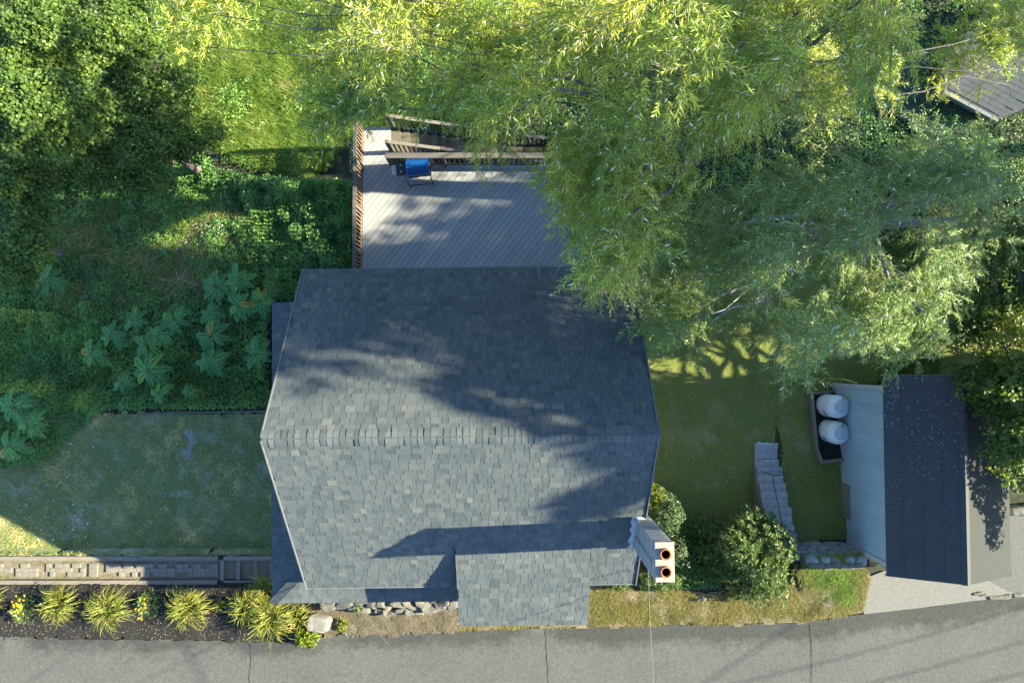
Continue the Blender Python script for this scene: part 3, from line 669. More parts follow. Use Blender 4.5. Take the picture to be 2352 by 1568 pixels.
for side, (xa, za, xb, zb) in enumerate(((HX0, HZE, HXR, HZR), (HX1, HZE, HXR, HZR))):
    d = Vector((xb-xa, 0, zb-za)); L = d.length; d.normalize(); nrm = Vector((-d.z, 0, d.x)); nrm = nrm if nrm.z > 0 else -nrm
    ns = 4
    for k in range(ns):
        a = Vector((xa, 0, za))+d*(L*k/ns-.02*(k > 0)); b = Vector((xa, 0, za))+d*(L*(k+1)/ns)
        vs = []
        for p, up in ((a, .012), (b, .002)):
            for y in (HY0, HY1): vs += [Vector((p.x, y, p.z))+nrm*up, Vector((p.x, y, p.z))-nrm*.03]
        shp(MB().add(vs, [(0,2,6,4), (1,5,7,3), (0,1,3,2), (4,6,7,5), (0,4,5,1), (2,3,7,6)]), 'roofing_strip', M['shedroof'] if side == 0 else M['shedroof_w'])
    for yq in (HY0+.01, HY1-.01): shp(MB().bar(Vector((xa, yq, za-.07)), Vector((xb, yq, zb-.07)), .03, .11), 'barge_board', M['trim'])
shp(MB().add([(HXR-.11, HY0-.01, HZR-.035), (HXR-.11, HY1+.01, HZR-.035), (HXR, HY0-.01, HZR+.022), (HXR, HY1+.01, HZR+.022), (HXR+.11, HY0-.01, HZR-.035), (HXR+.11, HY1+.01, HZR-.035)], [(0,2,3,1), (2,4,5,3)]), 'ridge_strip', M['shedroof'])
shp(MB().box((10.94, wy0-.02, .05), (1.8, .05, 1.9)), 'door', M['trim'])
shp(MB().box((12.47, -5.2, .9), (.03, .03, .8)), 'gutter_strap', M['blackmetal'])

# ------------------------------------------------------------------ gas tanks and planter
def tank(u, v, label, gas):
    p = on(u, v, -1.8); t = tag(empty('propane_tank', (p.x, p.y, -1.78)), label, 'gas tank', 'white gas tanks beside the shed')
    MB().lathe((0, 0, 0), [(.25, 0), (.26, .06)], 24).build('foot_ring', M['tank'], t)
    prof = [(.20, .04), (.29, .08), (.325, .16), (.33, .22), (.33, .82), (.325, .90), (.30, .98), (.24, 1.05), (.16, 1.085)]
    MB().lathe((0, 0, 0), prof, 36).build('body', M['tank'], t, smooth=True)
    hd = MB().lathe((0, 0, 1.06), [(.17, 0), (.172, .10), (.16, .135), (.10, .155), (.02, .16)], 28).build('hood', M['hood'], t, smooth=False)
    for i in range(7):
        a = i*math.pi*2/7; MB().bar((.05*math.cos(a), .05*math.sin(a), 1.222), (.15*math.cos(a), .15*math.sin(a), 1.20), .008, .006).build('rib', M['tank'], hd)
    vs = []
    for i in range(8):
        a = R(205+i*8); vs += [(.333*math.cos(a), .333*math.sin(a), .62), (.333*math.cos(a), .333*math.sin(a), .70)]
    MB().add(vs, [(i, i+2, i+3, i+1) for i in range(0, 14, 2)]).build('label_print', M['black'], t)
    MB().tube([(.0, .17, 1.12), (.10, .25, 1.05), (.12, .27, .98)], .008, 6).build('valve', M['black'], t)
    return p
t1 = tank(1895, 930, 'white gas tank nearer the back of the shed, with yellow line', True)
t2 = tank(1902, 989, 'white gas tank next to the empty end of the planter box', False)
c0 = Vector((t1.x+.1, t1.y+.25, -.68))
tag(MB().tube([c0, c0+Vector((.18, .20, .06)), c0+Vector((.30, .33, .16)), c0+Vector((.30, .43, .10)), c0+Vector((.12, .52, -.2)), c0+Vector((-.1, .55, -.7))], .013, 7).build('gas_line', M['gasline']), 'thin yellow gas line bent up from the upper white tank', 'hose')
pl = tag(empty('planter_box', (8.6, -1.6, -1.8)), 'low wooden planter box of dark soil around the white tanks', 'planter')
def plp(mb, name, mat): return mb.build(name, mat, pl, loc=-pl.location)
b = [on(1857, 903, -1.8), on(1920, 897, -1.8), on(1934, 1052, -1.5), on(1880, 1058, -1.5), on(1869, 1030, -1.5)]
for i in range(5):
    if i == 1: continue
    p0, p1 = b[i], b[(i+1) % 5]; d = (p1-p0).normalized()*.04
    for k, m in ((0, M['olddark']), (1, M['timber'] if i != 0 else M['olddark'])):
        plp(MB().bar(Vector((p0.x, p0.y, p0.z+.06+k*.125))-d, Vector((p1.x, p1.y, p1.z+.06+k*.125))+d, .075, .12), 'timber', m)
plp(MB().bar(Vector((b[1].x, b[1].y, b[1].z+.1)), Vector((b[2].x, b[2].y, b[2].z+.1)), .05, .22), 'timber', M['timber'])
so_ = []
for p in b: so_.append((p.x, p.y, p.z+.10))
plp(MB().add(so_, [tuple(range(5))[::-1]]), 'soil', M['soil'])

# ------------------------------------------------------------------ concrete steps with rail
st = tag(empty('concrete_steps', (7.4, -3.8, -1.5)), 'narrow grey concrete steps with iron rail climbing the lawn', 'steps')
def stp(mb, name, mat, **k): return mb.build(name, mat, st, loc=-st.location, **k)
nst = 12; ya = P(1760, 1056, -1.42).y; yb_ = P(1820, 1285, -.12).y; run_ = (ya-yb_)/nst
za, zb_ = -1.42, -.14; x0, x1 = 7.10, 7.83
for i in range(nst):
    z = za+(zb_-za)*i/(nst-1); y1 = ya-i*run_
    stp(MB().box(((x0+x1)/2+.02*math.sin(i*2.3), y1-run_/2-.01, z-.07), (x1-x0+random.uniform(-.02, .02), run_+.05, .14)), 'tread', M['concrete_step'], bevel=.008)
prof = [(ya+.02, -2.0), (ya+.02, za-.12)]+[(ya-run_*nst, zb_-.12), (ya-run_*nst, -2.0)]
vs = [(x0-.05, y, z) for y, z in prof]+[(x0+.12, y, z) for y, z in prof]
stp(MB().add(vs, [(0,1,2,3), (7,6,5,4)]+[(i, i+4, (i+1) % 4+4, (i+1) % 4) for i in range(4)]), 'side_wall', M['concrete'])
lp0, lp1 = P(1733, 1016, -1.5), P(1788, 1054, -1.5)
lan = stp(MB().box(((lp0.x+lp1.x)/2, (lp0.y+lp1.y)/2, -1.52), (lp1.x-lp0.x, lp0.y-lp1.y-.02, .12)), 'landing', M['concrete_step'], bevel=.008)
# chalk marks on the landing, strokes as they stand
ch = MB()
def chalk(pts):
    q = [P((2255+x/16.8)*.7656, (1315+y/16.8)*.7656, -1.457) for x, y in pts]
    for a, b2 in zip(q, q[1:]): ch.bar(a, b2, .014, .003)
chalk([(430,185),(435,290),(390,315),(345,290),(345,240),(390,230),(430,260)]); chalk([(290,175),(345,165),(420,190)])
chalk([(490,190),(500,240),(530,260)]); chalk([(565,195),(530,300)]); chalk([(620,220),(615,315)]); chalk([(690,215),(680,315)])
chalk([(745,190),(780,200),(780,325)]); chalk([(830,215),(880,225)]); chalk([(945,250),(945,300),(890,330),(850,300)])
chalk([(285,355),(310,362)]); chalk([(1005,385),(1030,390)])
ch.build('chalk_mark', M['chalk'], st, loc=-st.location)
def sz(t): return za+(zb_-za)*t
def yy(t): return ya-(ya-yb_)*t
for x in (7.22, 7.70):
    a, b2 = Vector((x, yy(.12), sz(.12))), Vector((x, yy(.72), sz(.72)))
    stp(MB().tube([a, a+Vector((0, .02, .78)), a+Vector((0, -.08, .86)), b2+Vector((0, 0, .86)), b2+Vector((0, -.08, .78)), b2], .013, 7), 'handrail', M['iron'])
stp(MB().tube([Vector((7.22, yy(.12), sz(.12)+.5)), Vector((7.45, yy(.14), sz(.14)+.52)), Vector((7.70, yy(.12), sz(.12)+.5))], .011, 6), 'cross_bar', M['iron'])

# ------------------------------------------------------------------ stones
def stone_mesh(sx, sy, sz_, seed, mat, sub=2, rough=.16, box=.45):
    import bmesh
    bm = bmesh.new(); bmesh.ops.create_icosphere(bm, subdivisions=sub, radius=1)
    r = np.random.default_rng(seed); fr = r.uniform(1.2, 3.2, (5, 3)); ph = r.uniform(0, 6, 5)
    for v in bm.verts:
        c = np.array(v.co); k = 1+sum(math.sin(float(fr[i] @ c)+ph[i]) for i in range(5))*rough*.4
        c = np.sign(c)*np.abs(c)**box*k; v.co = (c[0]*sx/2, c[1]*sy/2, c[2]*sz_/2)
    me = bpy.data.meshes.new('stone'); bm.to_mesh(me); bm.free(); me.materials.append(mat); return me
swl = tag(empty('stone_wall', (8.6, -5.1, -1.0)), 'dry stone retaining wall between the steps and the shed', 'stone wall')
r = random.Random(3)
for row in range(4):
    x = 7.86
    while x < 9.5:
        wd = r.uniform(.2, .42) if row else r.uniform(.3, .55)
        o = link('stone', stone_mesh(wd*1.06, r.uniform(.26, .34), .31, r.randint(0, 999), M['wallstone']), swl, Vector((x+wd/2, -5.12-.035*row-r.uniform(0, .04), -1.0+.13+row*.26))-swl.location, (r.uniform(-.2, .2), r.uniform(-.1, .1), r.uniform(-.2, .2)))
        x += wd
for i in range(7):
    x = 8.1+i*.2; link('stone', stone_mesh(.26, .17, .14, 50+i, M['ledge']), swl, Vector((x, -5.36+r.uniform(-.04, .04), .02))-swl.location, (0, 0, r.uniform(-.3, .3)))
p = P(735, 1430, .2)
tag(link('boulder', stone_mesh(.56, .38, .36, 5, M['rock'], 3, .2), None, p, (0, 0, R(-12))), 'large pale boulder in the bed by the road', 'boulder')
led = tag(empty('ledge_stones', (-2.9, -6.0, 0)), 'row of split pale ledge stones along the front of the house', 'stone ledge')
rl = random.Random(17); u = 742
while u < 1046:
    du = rl.uniform(16, 44)
    for v, dv, z in ((1387, 22, .12), (1402, 16, .05)):
        if v > 1390 and rl.random() < .5: continue
        a, b2 = P(u, v-dv/2, .2), P(u+du, v+dv/2, .2)
        link('stone', stone_mesh((b2.x-a.x)*1.12, (a.y-b2.y)*rl.uniform(.8, 1.2), rl.uniform(.2, .34), rl.randint(0, 9999), M['ledge'], 3, rl.uniform(.3, .5), .5), led, Vector(((a.x+b2.x)/2, (a.y+b2.y)/2+rl.uniform(-.04, .04), z))-led.location, (rl.uniform(-.25, .25), rl.uniform(-.2, .2), rl.uniform(-.4, .4)))
    u += du*.9
rw = tag(empty('kerb_stones', (13.5, -4.3, 0)), 'pale stone kerb at the right edge above the driveway', 'stone kerb')
for i in range(3):
    p = P(2335+i*42, 1172-i*6, .15); link('stone', stone_mesh(.52, .24, .36, 90+i, M['ledge'], 2, .12), rw, Vector((p.x, p.y, .12))-rw.location, (0, 0, .12))
for i, (u, v, s) in enumerate(((2248, 1362, .16), (2262, 1366, .10), (2285, 1372, .2), (2310, 1370, .24), (2340, 1366, .20))):
    p = P(u, v, .03); link('stone', stone_mesh(s*1.4, s*.5, .05, 130+i, M['ledge'], 3, .3), rw, p-rw.location, (0, 0, .15))

# ------------------------------------------------------------------ paver path with timber edging
PZ = -.19
path = tag(empty('path', (-9, -5.5, PZ)), None); path['kind'] = 'structure'
yt, ybm = P(300, 1284, PZ).y, P(300, 1330, PZ).y; xr = P(512, 1300, PZ).x; xend = P(660, 1300, PZ).x
def pp(mb, name, mat, **k): return mb.build(name, mat, path, loc=-path.location, **k)
pp(MB().box(((-15.5+xend)/2, (yt+ybm)/2, PZ-.06), (xend+15.5, yt-ybm, .13)), 'path_bed', M['pathsoil'])
x = -15.2
while x < xr-.2:
    Lx = random.uniform(1.8, 2.6); e = min(x+Lx, xr)
    pp(MB().box(((x+e)/2, yt+.05, PZ-.1), (e-x-.015, .10, .40), rz=random.uniform(-.006, .006)), 'edging_timber', M['timber'])
    pp(MB().box(((x+e)/2+.0, ybm-.05, PZ+.02), (e-x-.015, .11, .20), rz=random.uniform(-.006, .006)), 'edging_timber', M['timber'])
    x = e
tan_ang = 0
for i, u in enumerate((514, 550, 588, 624)):
    xx = P(u, 1300, PZ).x; pp(MB().box((xx, (yt+ybm)/2, PZ-.02-.02*i), (.09, yt-ybm-.02, .26)), 'step_timber', M['timber'])
pp(MB().box(((xr+xend)/2, yt+.05, PZ-.05), (xend-xr-.1, .10, .30)), 'edging_timber', M['timber']); pp(MB().box(((xr+xend)/2, ybm-.06, PZ-.02), (xend-xr-.1, .10, .20)), 'edging_timber', M['timber'])
pm = [MB().box((0, 0, 0), (.225, .112, .06)).mesh('paver', M['paver']), MB().box((0, 0, 0), (.112, .225, .06)).mesh('paver', M['paver'])]
x = -14.3; k = 0; ymid = (yt+ybm)/2-.01; r = random.Random(8)
while x < xr-.25:
    wear = .05 if x > -10.4 else .4
    if k % 2 == 0:
        for dy in (-.115, 0, .115):
            if r.random() > wear: o = link('paver', pm[0], path, Vector((x+.115, ymid+dy*1.02, PZ+.012+r.uniform(-.008, .008)))-path.location, (r.uniform(-.03, .03), r.uniform(-.03, .03), r.uniform(-.04, .04)))
        x += .232
    else:
        for dx in (.058, .174):
            if r.random() > wear: link('paver', pm[1], path, Vector((x+dx, ymid+r.choice((-.06, .06)), PZ+.012+r.uniform(-.008, .008)))-path.location, (r.uniform(-.03, .03), r.uniform(-.03, .03), r.uniform(-.04, .04)))
        x += .236
    k += 1
# low retaining edge behind the left lawn
a, b2 = on(330, 949, -.55), on(620, 944, -.55)
tag(MB().bar((a.x, a.y, -.60), (b2.x, b2.y, -.60), .05, .16).build('timber_edging', M['olddark']), 'thin weathered timber along the back edge of the left lawn', 'edging')

# ------------------------------------------------------------------ neighbour's house, top right
NZ = -1.3
nb = tag(empty('neighbour_house', P(2290, 150, -2.4)), 'neighbouring house roof half hidden by willow at the top right corner', 'house')
def nbp(mb, name, mat, **k): return mb.build(name, mat, nb, loc=-nb.location, **k)
M['nroof'] = simple('weathered_neighbour_shingle', (0.0806,0.0924,0.0918), (0.1240,0.1353,0.1292), 5, .9, 9, .4, .006, world=True)
base_ = [P(u, v, NZ) for u, v in ((2166,212),(2287,276),(2352,250),(2600,160),(2600,-40),(2256,62),(2160,112))]
e0_ = (base_[1]-base_[0]); nd = Vector((-e0_.y, e0_.x, 0)).normalized(); nd = nd if nd.dot(base_[4]-base_[0]) > 0 else -nd
c = [p+Vector((0, 0, .30*max(0, nd.dot(p-base_[0])))) for p in base_]
k = len(c)
nbp(MB().add([*c, *[p-Vector((0, 0, .12)) for p in c]], [tuple(range(k)), tuple(range(2*k-1, k-1, -1))]+[(i, i+k, (i+1) % k+k, (i+1) % k) for i in range(k)]), 'roof', M['nroof'])
nbp(MB().bar(c[0]+Vector((0, 0, -.03)), c[1]+Vector((0, 0, -.03)), .10, .16), 'fascia', M['fascia'])
cc = sum(c, Vector((0, 0, 0)))/k; ins = [cc+(p-cc)*.88 for p in c]
nbp(MB().prism([(p.x, p.y) for p in ins], -3.0, NZ+.05), 'wall', M['siding'])
ue = e0_.normalized(); ve = Vector((nd.x, nd.y, .30)).normalized(); nn = ue.cross(ve); nn = nn if nn.z > 0 else -nn
pc = [(p.x, p.y) for p in c]; cell = [MB().add([(0, 0, .004), (wd-.006, 0, .004), (wd-.006, .15, 0), (0, .15, 0), (0, 0, -.004), (wd-.012, 0, -.004)], [(0,1,2,3), (4,5,1,0)]).mesh('shingle', M['nroof']) for wd in (.2, .26, .34)]
rr_ = random.Random(5); cnt = 0
for row in range(40):
    x = -.6-rr_.uniform(0, .3)
    while x < 5.2 and cnt < 300:
        w_i = rr_.randrange(3); wd = (.2, .26, .34)[w_i]; o = c[0]+ue*x+ve*(row*.148)+nn*.008; o2 = o+ue*wd+ve*.14; vis = o.x < 14.9
        if vis and all(inside(pc, np.array([t.x]), np.array([t.y]))[0] for t in (o, o2, o+ue*wd, o+ve*.14)):
            so2 = link('shingle', cell[w_i], nb); mm = Matrix((ue, ve, nn)).transposed().to_4x4(); mm.translation = o-nb.location; so2.matrix_local = mm; cnt += 1
        x += wd
patch('neighbour_driveway', [(1985,120),(2120,100),(2160,210),(2240,250),(2230,330),(2090,300),(2010,240)], M['asphalt_dark'], .03, z0=-2.2, rough=.2)
a, b2 = P(2006, 222, -1.6), P(2058, 186, -1.4)
tag(MB().tube([a, b2], .04, 10).build('white_pipe', M['fascia']), 'pale pipe lying on the dark driveway at upper right', 'pipe')

# ------------------------------------------------------------------ overhead cables
def cable(pts, rad, label, grp=None):
    a, b3 = pts[0], pts[-1]; out = []
    n = 24; sag = pts[2] if len(pts) == 3 else .0
    for i in range(n+1):
        t = i/n; out.append(Vector(a).lerp(Vector(b3), t)-Vector((0, 0, 4*t*(1-t)*.35)))
    o = MB().tube(out, rad, 6).build('overhead_cable', M['cable']); return tag(o, label, 'cable', grp)
ca = P(781, 1354, 2.55); cb = P(948, 1572, 4.4)
cable([ca, ca+(cb-ca)*2.6], .007, 'thin pale service cable running from the front eave over the road')
ca = P(1489, 1310, 3.2); cb = P(1508, 1572, 4.8)
cable([ca, ca+(cb-ca)*2.6], .006, 'thin service cable from beside the chimney over the road')
for i, (a, b3) in enumerate((((1570,1568), (1751,1439)), ((1714,1553), (1964,1487)), ((1955,1568), (2352,1457)), ((2214,1568), (2352,1528)), ((410,1568), (370,1466)))):
    a, b3 = P(*a, 0), P(*b3, 0); off = Vector((15.2+(3 if i == 4 else 0), .8, 7.0+(1.4 if i == 4 else 0))); d = (b3-a).normalized()
    lb = ['first', 'second', 'third', 'fourth', 'steepest'][i]
    cable([a+off-d*3, a+off+d*(9 if i < 4 else 3)], .015, f'{lb} overhead line beyond the right edge casting a faint stripe on the road', 'overhead lines beyond the right edge')

# ------------------------------------------------------------------ vegetation helpers
def finish(name, V, Q, T_, mat, parent=None):
    off = 0; qs = []
    for v, q in zip(V, Q): qs.append(q+off); off += len(v)
    return link(name, np_mesh(name, np.concatenate(V), np.concatenate(qs), mat, np.concatenate(T_)), parent)
def limb(mb, a, b, r0, r1, wob=.12, n=6, seed=0, lift=.0):
    r = random.Random(seed); a, b = Vector(a), Vector(b); L = (b-a).length; pts = []; rad = []
    for i in range(n+1):
        t = i/n; w_ = math.sin(math.pi*t)*wob*L*.35
        pts.append(a.lerp(b, t)+Vector((r.uniform(-1, 1)*w_, r.uniform(-1, 1)*w_, r.uniform(-.5, .5)*w_+lift*L*math.sin(math.pi*t)))); rad.append(r0*(1-t)+r1*t)
    mb.tube(pts, rad, 7); return pts
def willow(name, label, base, top, regions, mat, seed, bark, extra=()):
    """regions: (pixel polygon, zmin, zmax, number of sprays); sprays of drooping shoots with lance leaves"""
    global rng
    rng = np.random.default_rng(seed)
    tree = tag(empty(name, base), label, 'tree')
    base, top = Vector(base), Vector(top)
    tr = MB(); limb(tr, base-Vector((0, 0, .3)), top, .34, .2, .1, 8, seed); tr.build('trunk', bark, tree, smooth=True, loc=-base)
    br = MB(); tw = []; V, Q, T_ = [], [], []; TV, TQ = [], []
    for poly, z0, z1, ns, dens, Ls in regions:
        nc = max(3, ns//8); cu, cv = sample_poly(poly, nc); pk = rng.integers(0, nc, ns); u = cu[pk]+rng.normal(0, 28, ns); v = cv[pk]+rng.normal(0, 28, ns); cz_ = rnd(nc)**.8; z = z0+(z1-z0)*np.clip(cz_[pk]+rng.normal(0, .10, ns), 0, 1)
        C = Pn(u, v, z); out = C-np.array(top); out[:, 2] = 0; out = unit(out)
        th = rng.normal(0, .75, ns); c, s = np.cos(th), np.sin(th)
        D = np.stack([out[:, 0]*c-out[:, 1]*s, out[:, 0]*s+out[:, 1]*c, rnd(ns, -.25, .3)], -1); D = unit(D)
        Lb = rnd(ns, .9, 1.7); A = C-D*(Lb*.55)[:, None]
        # a few real limbs from the trunk to the sprays
        for i in rng.choice(ns, min(ns, max(4, ns//14)), replace=False):
            far = math.hypot(A[i][0]-top.x, A[i][1]-top.y); limb(br, top-Vector((0, 0, rng.uniform(0, 1.5))), A[i]+D[i]*.3, .09 if far < 4.5 else .028, .02 if far < 4.5 else .008, .16, 6, int(rng.integers(1e6)), .05)
        # sprays: curved branchlet axis
        K = dens; tt = rnd((ns, K), .02, 1.0)
        ax = A[:, None]+D[:, None]*(Lb[:, None]*tt)[..., None]; ax[..., 2] -= .28*tt**2*Lb[:, None]
        # branchlet ribbons (as 3-sided thin tubes)
        for i in range(5):
            t0, t1 = i/5, (i+1)/5
            p = [A+D*(Lb*t)[:, None]-np.stack([0*Lb, 0*Lb, .28*t*t*Lb], -1) for t in (t0, t1)]
            sd = unit(np.cross(D, [0, 0, 1.])); w_ = .006*(1-t0*.6)
            up = np.array([0, 0, w_])
            for a_, b_ in ((sd*w_, up), (up, -sd*w_)):
                TV.append(np.stack([p[0]+a_, p[1]+a_, p[1]+b_, p[0]+b_], 1).reshape(-1, 3)); TQ.append(np.arange(ns*4).reshape(-1, 4))
        P0 = ax.reshape(-1, 3); n = len(P0)
        Db = np.repeat(D, K, 0); sgn = np.where(rnd(n) < .5, -1, 1)[:, None]
        sd = unit(np.cross(Db, [0, 0, 1.]))
        S = unit(Db*rnd(n, .35, 1.0)[:, None]+sd*sgn*rnd(n, .3, 1.0)[:, None]+rng.normal(0, .28, (n, 3))+np.array([0, 0, -.05]))
        Ls_ = rnd(n, .25, .62)*Ls; droop = rnd(n, .15, .65)
        m = 21
        t = (np.arange(m)+.5)/m
        for i in range(3):
            t0, t1 = i/3, (i+1)/3; p = []
            for tq in (t0, t1):
                pp_ = P0+S*(Ls_*tq)[:, None]; pp_[:, 2] -= droop*Ls_*tq**2; p.append(pp_)
            w_ = np.array([0, 0, .0035]); sx_ = unit(np.cross(S, [0, 0, 1.]))*.0045
            TV.append(np.stack([p[0]+sx_, p[1]+sx_, p[1]-sx_, p[0]-sx_], 1).reshape(-1, 3)); TQ.append(np.arange(n*4).reshape(-1, 4))
        pos = P0[:, None]+S[:, None]*(Ls_[:, None]*t)[..., None]; pos[..., 2] -= (droop*Ls_)[:, None]*t**2
        tan = np.repeat(S[:, None], m, 1).copy(); tan[..., 2] -= 2*droop[:, None]*t; tan = unit(tan)
        phi = np.arange(m)*2.4+rnd(n, 0, 6.28)[:, None]
        e1 = unit(np.cross(tan, np.array([0, 0, 1.])+.01)); e2 = np.cross(tan, e1)
        rad = e1*np.cos(phi)[..., None]+e2*(np.sin(phi)*.6)[..., None]
        ld = unit(tan*.8+rad*.75+rng.normal(0, .15, tan.shape)); ld[..., 2] -= .12
        nl = n*m
        pos, ld, tan = pos.reshape(-1, 3), ld.reshape(-1, 3), tan.reshape(-1, 3)
        sdv = np.cross(ld, np.array([.35, 0, .6])[None]+rng.normal(0, .8, (nl, 3)))
        L_ = rnd(nl, .065, .125)*(.65+.5*np.tile(np.sin(np.pi*(t*.8+.15)), n)); W_ = L_*rnd(nl, .15, .21)
        vv, qq = leaf_arrays(pos, ld, sdv, L_, W_, .06, .4)
        # colour varies from spray to spray and leaf to leaf
        tc = np.repeat(np.repeat(np.clip(rng.normal(.42, .20, ns), 0, .85), K), m)+rng.normal(0, .10, nl)
        under = rnd(nl) < .035; tc[under] = 1.0
        V.append(vv); Q.append(qq); T_.append(np.repeat(np.clip(tc, 0, 1), 4))
    finish('crown', V, Q, T_, mat, tree).location = -base
    off = 0; qs = []
    for a_, b_ in zip(TV, TQ): qs.append(b_+off); off += len(a_)
    link('twigs', np_mesh('twigs', np.concatenate(TV), np.concatenate(qs), M['twig']), tree, -base)
    for pts, r0, r1 in extra: br.tube([Vector(p) for p in pts], [r0+(r1-r0)*i/(len(pts)-1) for i in range(len(pts))], 8)
    br.build('branches', bark, tree, smooth=True, loc=-base)
    return tree
A1 = [(880,0),(2190,-40),(2160,60),(2060,130),(1930,190),(1890,260),(1700,270),(1580,360),(1540,470),(1500,560),(1420,600),(1340,570),(1320,470),(1270,380),(1190,300),(1100,290),(1000,220),(900,215),(860,120)]
A2 = [(1400,-40),(2130,-40),(2050,110),(1880,180),(1700,220),(1500,260),(1400,150)]
A3 = [(1250,330),(1480,330),(1520,470),(1470,570),(1390,580),(1290,500),(1240,400)]
A4 = [(700,150),(830,150),(830,250),(770,340),(710,350)]
A7 = [(2150,20),(2352,-20),(2352,150),(2230,190),(2150,120)]
A5 = [(380,-60),(620,-60),(600,40),(480,60),(400,40)]
A6 = [(830,-60),(1400,-60),(1300,180),(1050,230),(880,200),(700,120),(640,20)]
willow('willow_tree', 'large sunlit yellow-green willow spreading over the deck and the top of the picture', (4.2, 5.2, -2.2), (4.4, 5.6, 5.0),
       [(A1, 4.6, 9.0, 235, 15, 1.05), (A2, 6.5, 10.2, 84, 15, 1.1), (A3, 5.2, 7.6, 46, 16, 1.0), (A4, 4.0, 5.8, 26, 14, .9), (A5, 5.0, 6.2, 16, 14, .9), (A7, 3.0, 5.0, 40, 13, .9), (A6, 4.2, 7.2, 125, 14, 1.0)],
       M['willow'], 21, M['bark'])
B1 = [(1600,420),(1760,330),(1950,300),(2150,290),(2270,350),(2310,430),(2230,560),(2200,680),(2080,720),(1970,770),(1880,790),(1840,690),(1820,590),(1700,620),(1640,720),(1530,730),(1530,650),(1560,560)]
B2 = [(2120,360),(2290,370),(2290,460),(2150,500)]
B3 = [(1700,540),(1810,500),(1800,600),(1720,620)]
B5 = [(1500,600),(1600,560),(1690,600),(1660,720),(1540,740),(1500,690)]
B6 = [(1880,700),(2060,690),(2160,730),(2060,780),(1900,800)]
B7 = [(2240,340),(2330,360),(2335,500),(2250,580)]
B4 = [(1860,640),(2190,600),(2150,700),(1990,760),(1880,770)]
w0, w1, w2 = P(1908, 430, 1.6), P(1925, 500, 1.2), P(1936, 525, .9)
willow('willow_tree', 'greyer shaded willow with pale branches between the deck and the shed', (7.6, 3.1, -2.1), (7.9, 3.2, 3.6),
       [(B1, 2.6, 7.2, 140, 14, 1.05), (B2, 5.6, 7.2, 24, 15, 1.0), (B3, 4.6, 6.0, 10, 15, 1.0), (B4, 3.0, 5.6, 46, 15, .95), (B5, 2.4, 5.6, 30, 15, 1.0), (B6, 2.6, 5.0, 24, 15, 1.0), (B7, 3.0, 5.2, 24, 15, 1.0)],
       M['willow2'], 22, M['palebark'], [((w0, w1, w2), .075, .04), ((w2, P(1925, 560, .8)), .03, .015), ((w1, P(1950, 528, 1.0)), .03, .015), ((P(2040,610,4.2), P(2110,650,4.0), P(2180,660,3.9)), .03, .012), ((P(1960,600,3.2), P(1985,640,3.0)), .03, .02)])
# bare twig ends hanging over the roof edge
tw = tag(empty('bare_twig', P(1240, 600, 4.2)), 'pale bare twigs dangling over the back edge of the roof', 'twigs')
m_ = MB()
for pts in (((1322,600),(1285,615),(1270,640)), ((1250,560),(1236,610),(1240,640)), ((1345,600),(1385,640),(1378,660),(1405,695)), ((1385,640),(1400,650),(1410,670)), ((1378,655),(1372,665)), ((1265,500),(1240,515),(1225,540),(1222,560)), ((1240,515),(1262,530))):
    m_.tube([P(u, v, 4.4-.3*i) for i, (u, v) in enumerate(pts)], [.012-.003*min(i, 2) for i in range(len(pts))], 5)
m_.build('stem', M['palebark'], tw, loc=-tw.location)

def lump_tree(name, label, base, lumps, per, leaf, mat, seed, bark=None, group=None, trunk_r=.16, cat='tree', wide=.75, flat=.55):
    """broad-leaved crown of overlapping domes: lumps = (x,y,z,r)"""
    g = np.random.default_rng(seed); base = Vector(base)
    t = tag(empty(name, base), label, cat, group); V, Q, T_ = [], [], []
    cen = Vector(np.mean([l[:3] for l in lumps], 0)); mb = MB()
    top = Vector((cen.x, cen.y, cen.z-.3)); limb(mb, base-Vector((0, 0, .2)), top, trunk_r, trunk_r*.55, .1, 7, seed)
    mb.build('trunk', bark or M['bark'], t, smooth=True, loc=-base); mb = MB()
    for i, (x, y, z, r_) in enumerate(lumps):
        limb(mb, base.lerp(top, g.uniform(.5, 1.0)), (x, y, z-r_*.2), trunk_r*.4, .012, .15, 5, seed*100+i)
        n = int(per*r_*r_*4)
        d = unit(g.normal(0, 1, (n, 3))); d[:, 2] = np.where(d[:, 2] < -.35, -d[:, 2], d[:, 2])
        k = 1+.28*(np.sin(d[:, 0]*5+i)*np.sin(d[:, 1]*6+i*2)+.5*np.sin(d[:, 2]*9+d[:, 0]*8+i))
        rr = r_*k*g.uniform(.45, 1.0, n)**.35; p = np.array([x, y, z])+d*rr[:, None]*np.array([1, 1, flat+.2])
        ld = unit(d*np.array([1, 1, .15])+g.normal(0, .55, (n, 3))+np.array([0, 0, -.1]))
        nrm = unit(np.array([0, 0, .8])+d*.8+g.normal(0, .6, (n, 3))); sd = np.cross(ld, nrm)
        L = g.uniform(.7, 1.25, n)*leaf; v, q = leaf_arrays(p-ld*(L*.5)[:, None], ld, sd, L, L*g.uniform(wide*.85, wide*1.15, n), .08, .5)
        V.append(v); Q.append(q); T_.append(np.repeat(np.clip(g.normal(.45, .2)+g.normal(0, .16, n), 0, 1), 4))
    mb.build('branches', bark or M['bark'], t, smooth=True, loc=-base)
    finish('crown', V, Q, T_, mat, t).location = -base
    return t
def lumps_px(items, seed, sub=3):
    g = random.Random(seed); out = []
    for u, v, z, r_ in items:
        p = P(u, v, z); out.append((p.x, p.y, p.z, r_*.8))
        for _ in range(sub):
            a = g.uniform(0, 6.28); out.append((p.x+r_*.75*math.cos(a), p.y+r_*.75*math.sin(a), p.z-g.uniform(.1, .7)*r_, r_*g.uniform(.4, .62)))
    return out
MG = 'broadleaf trees at the left edge'
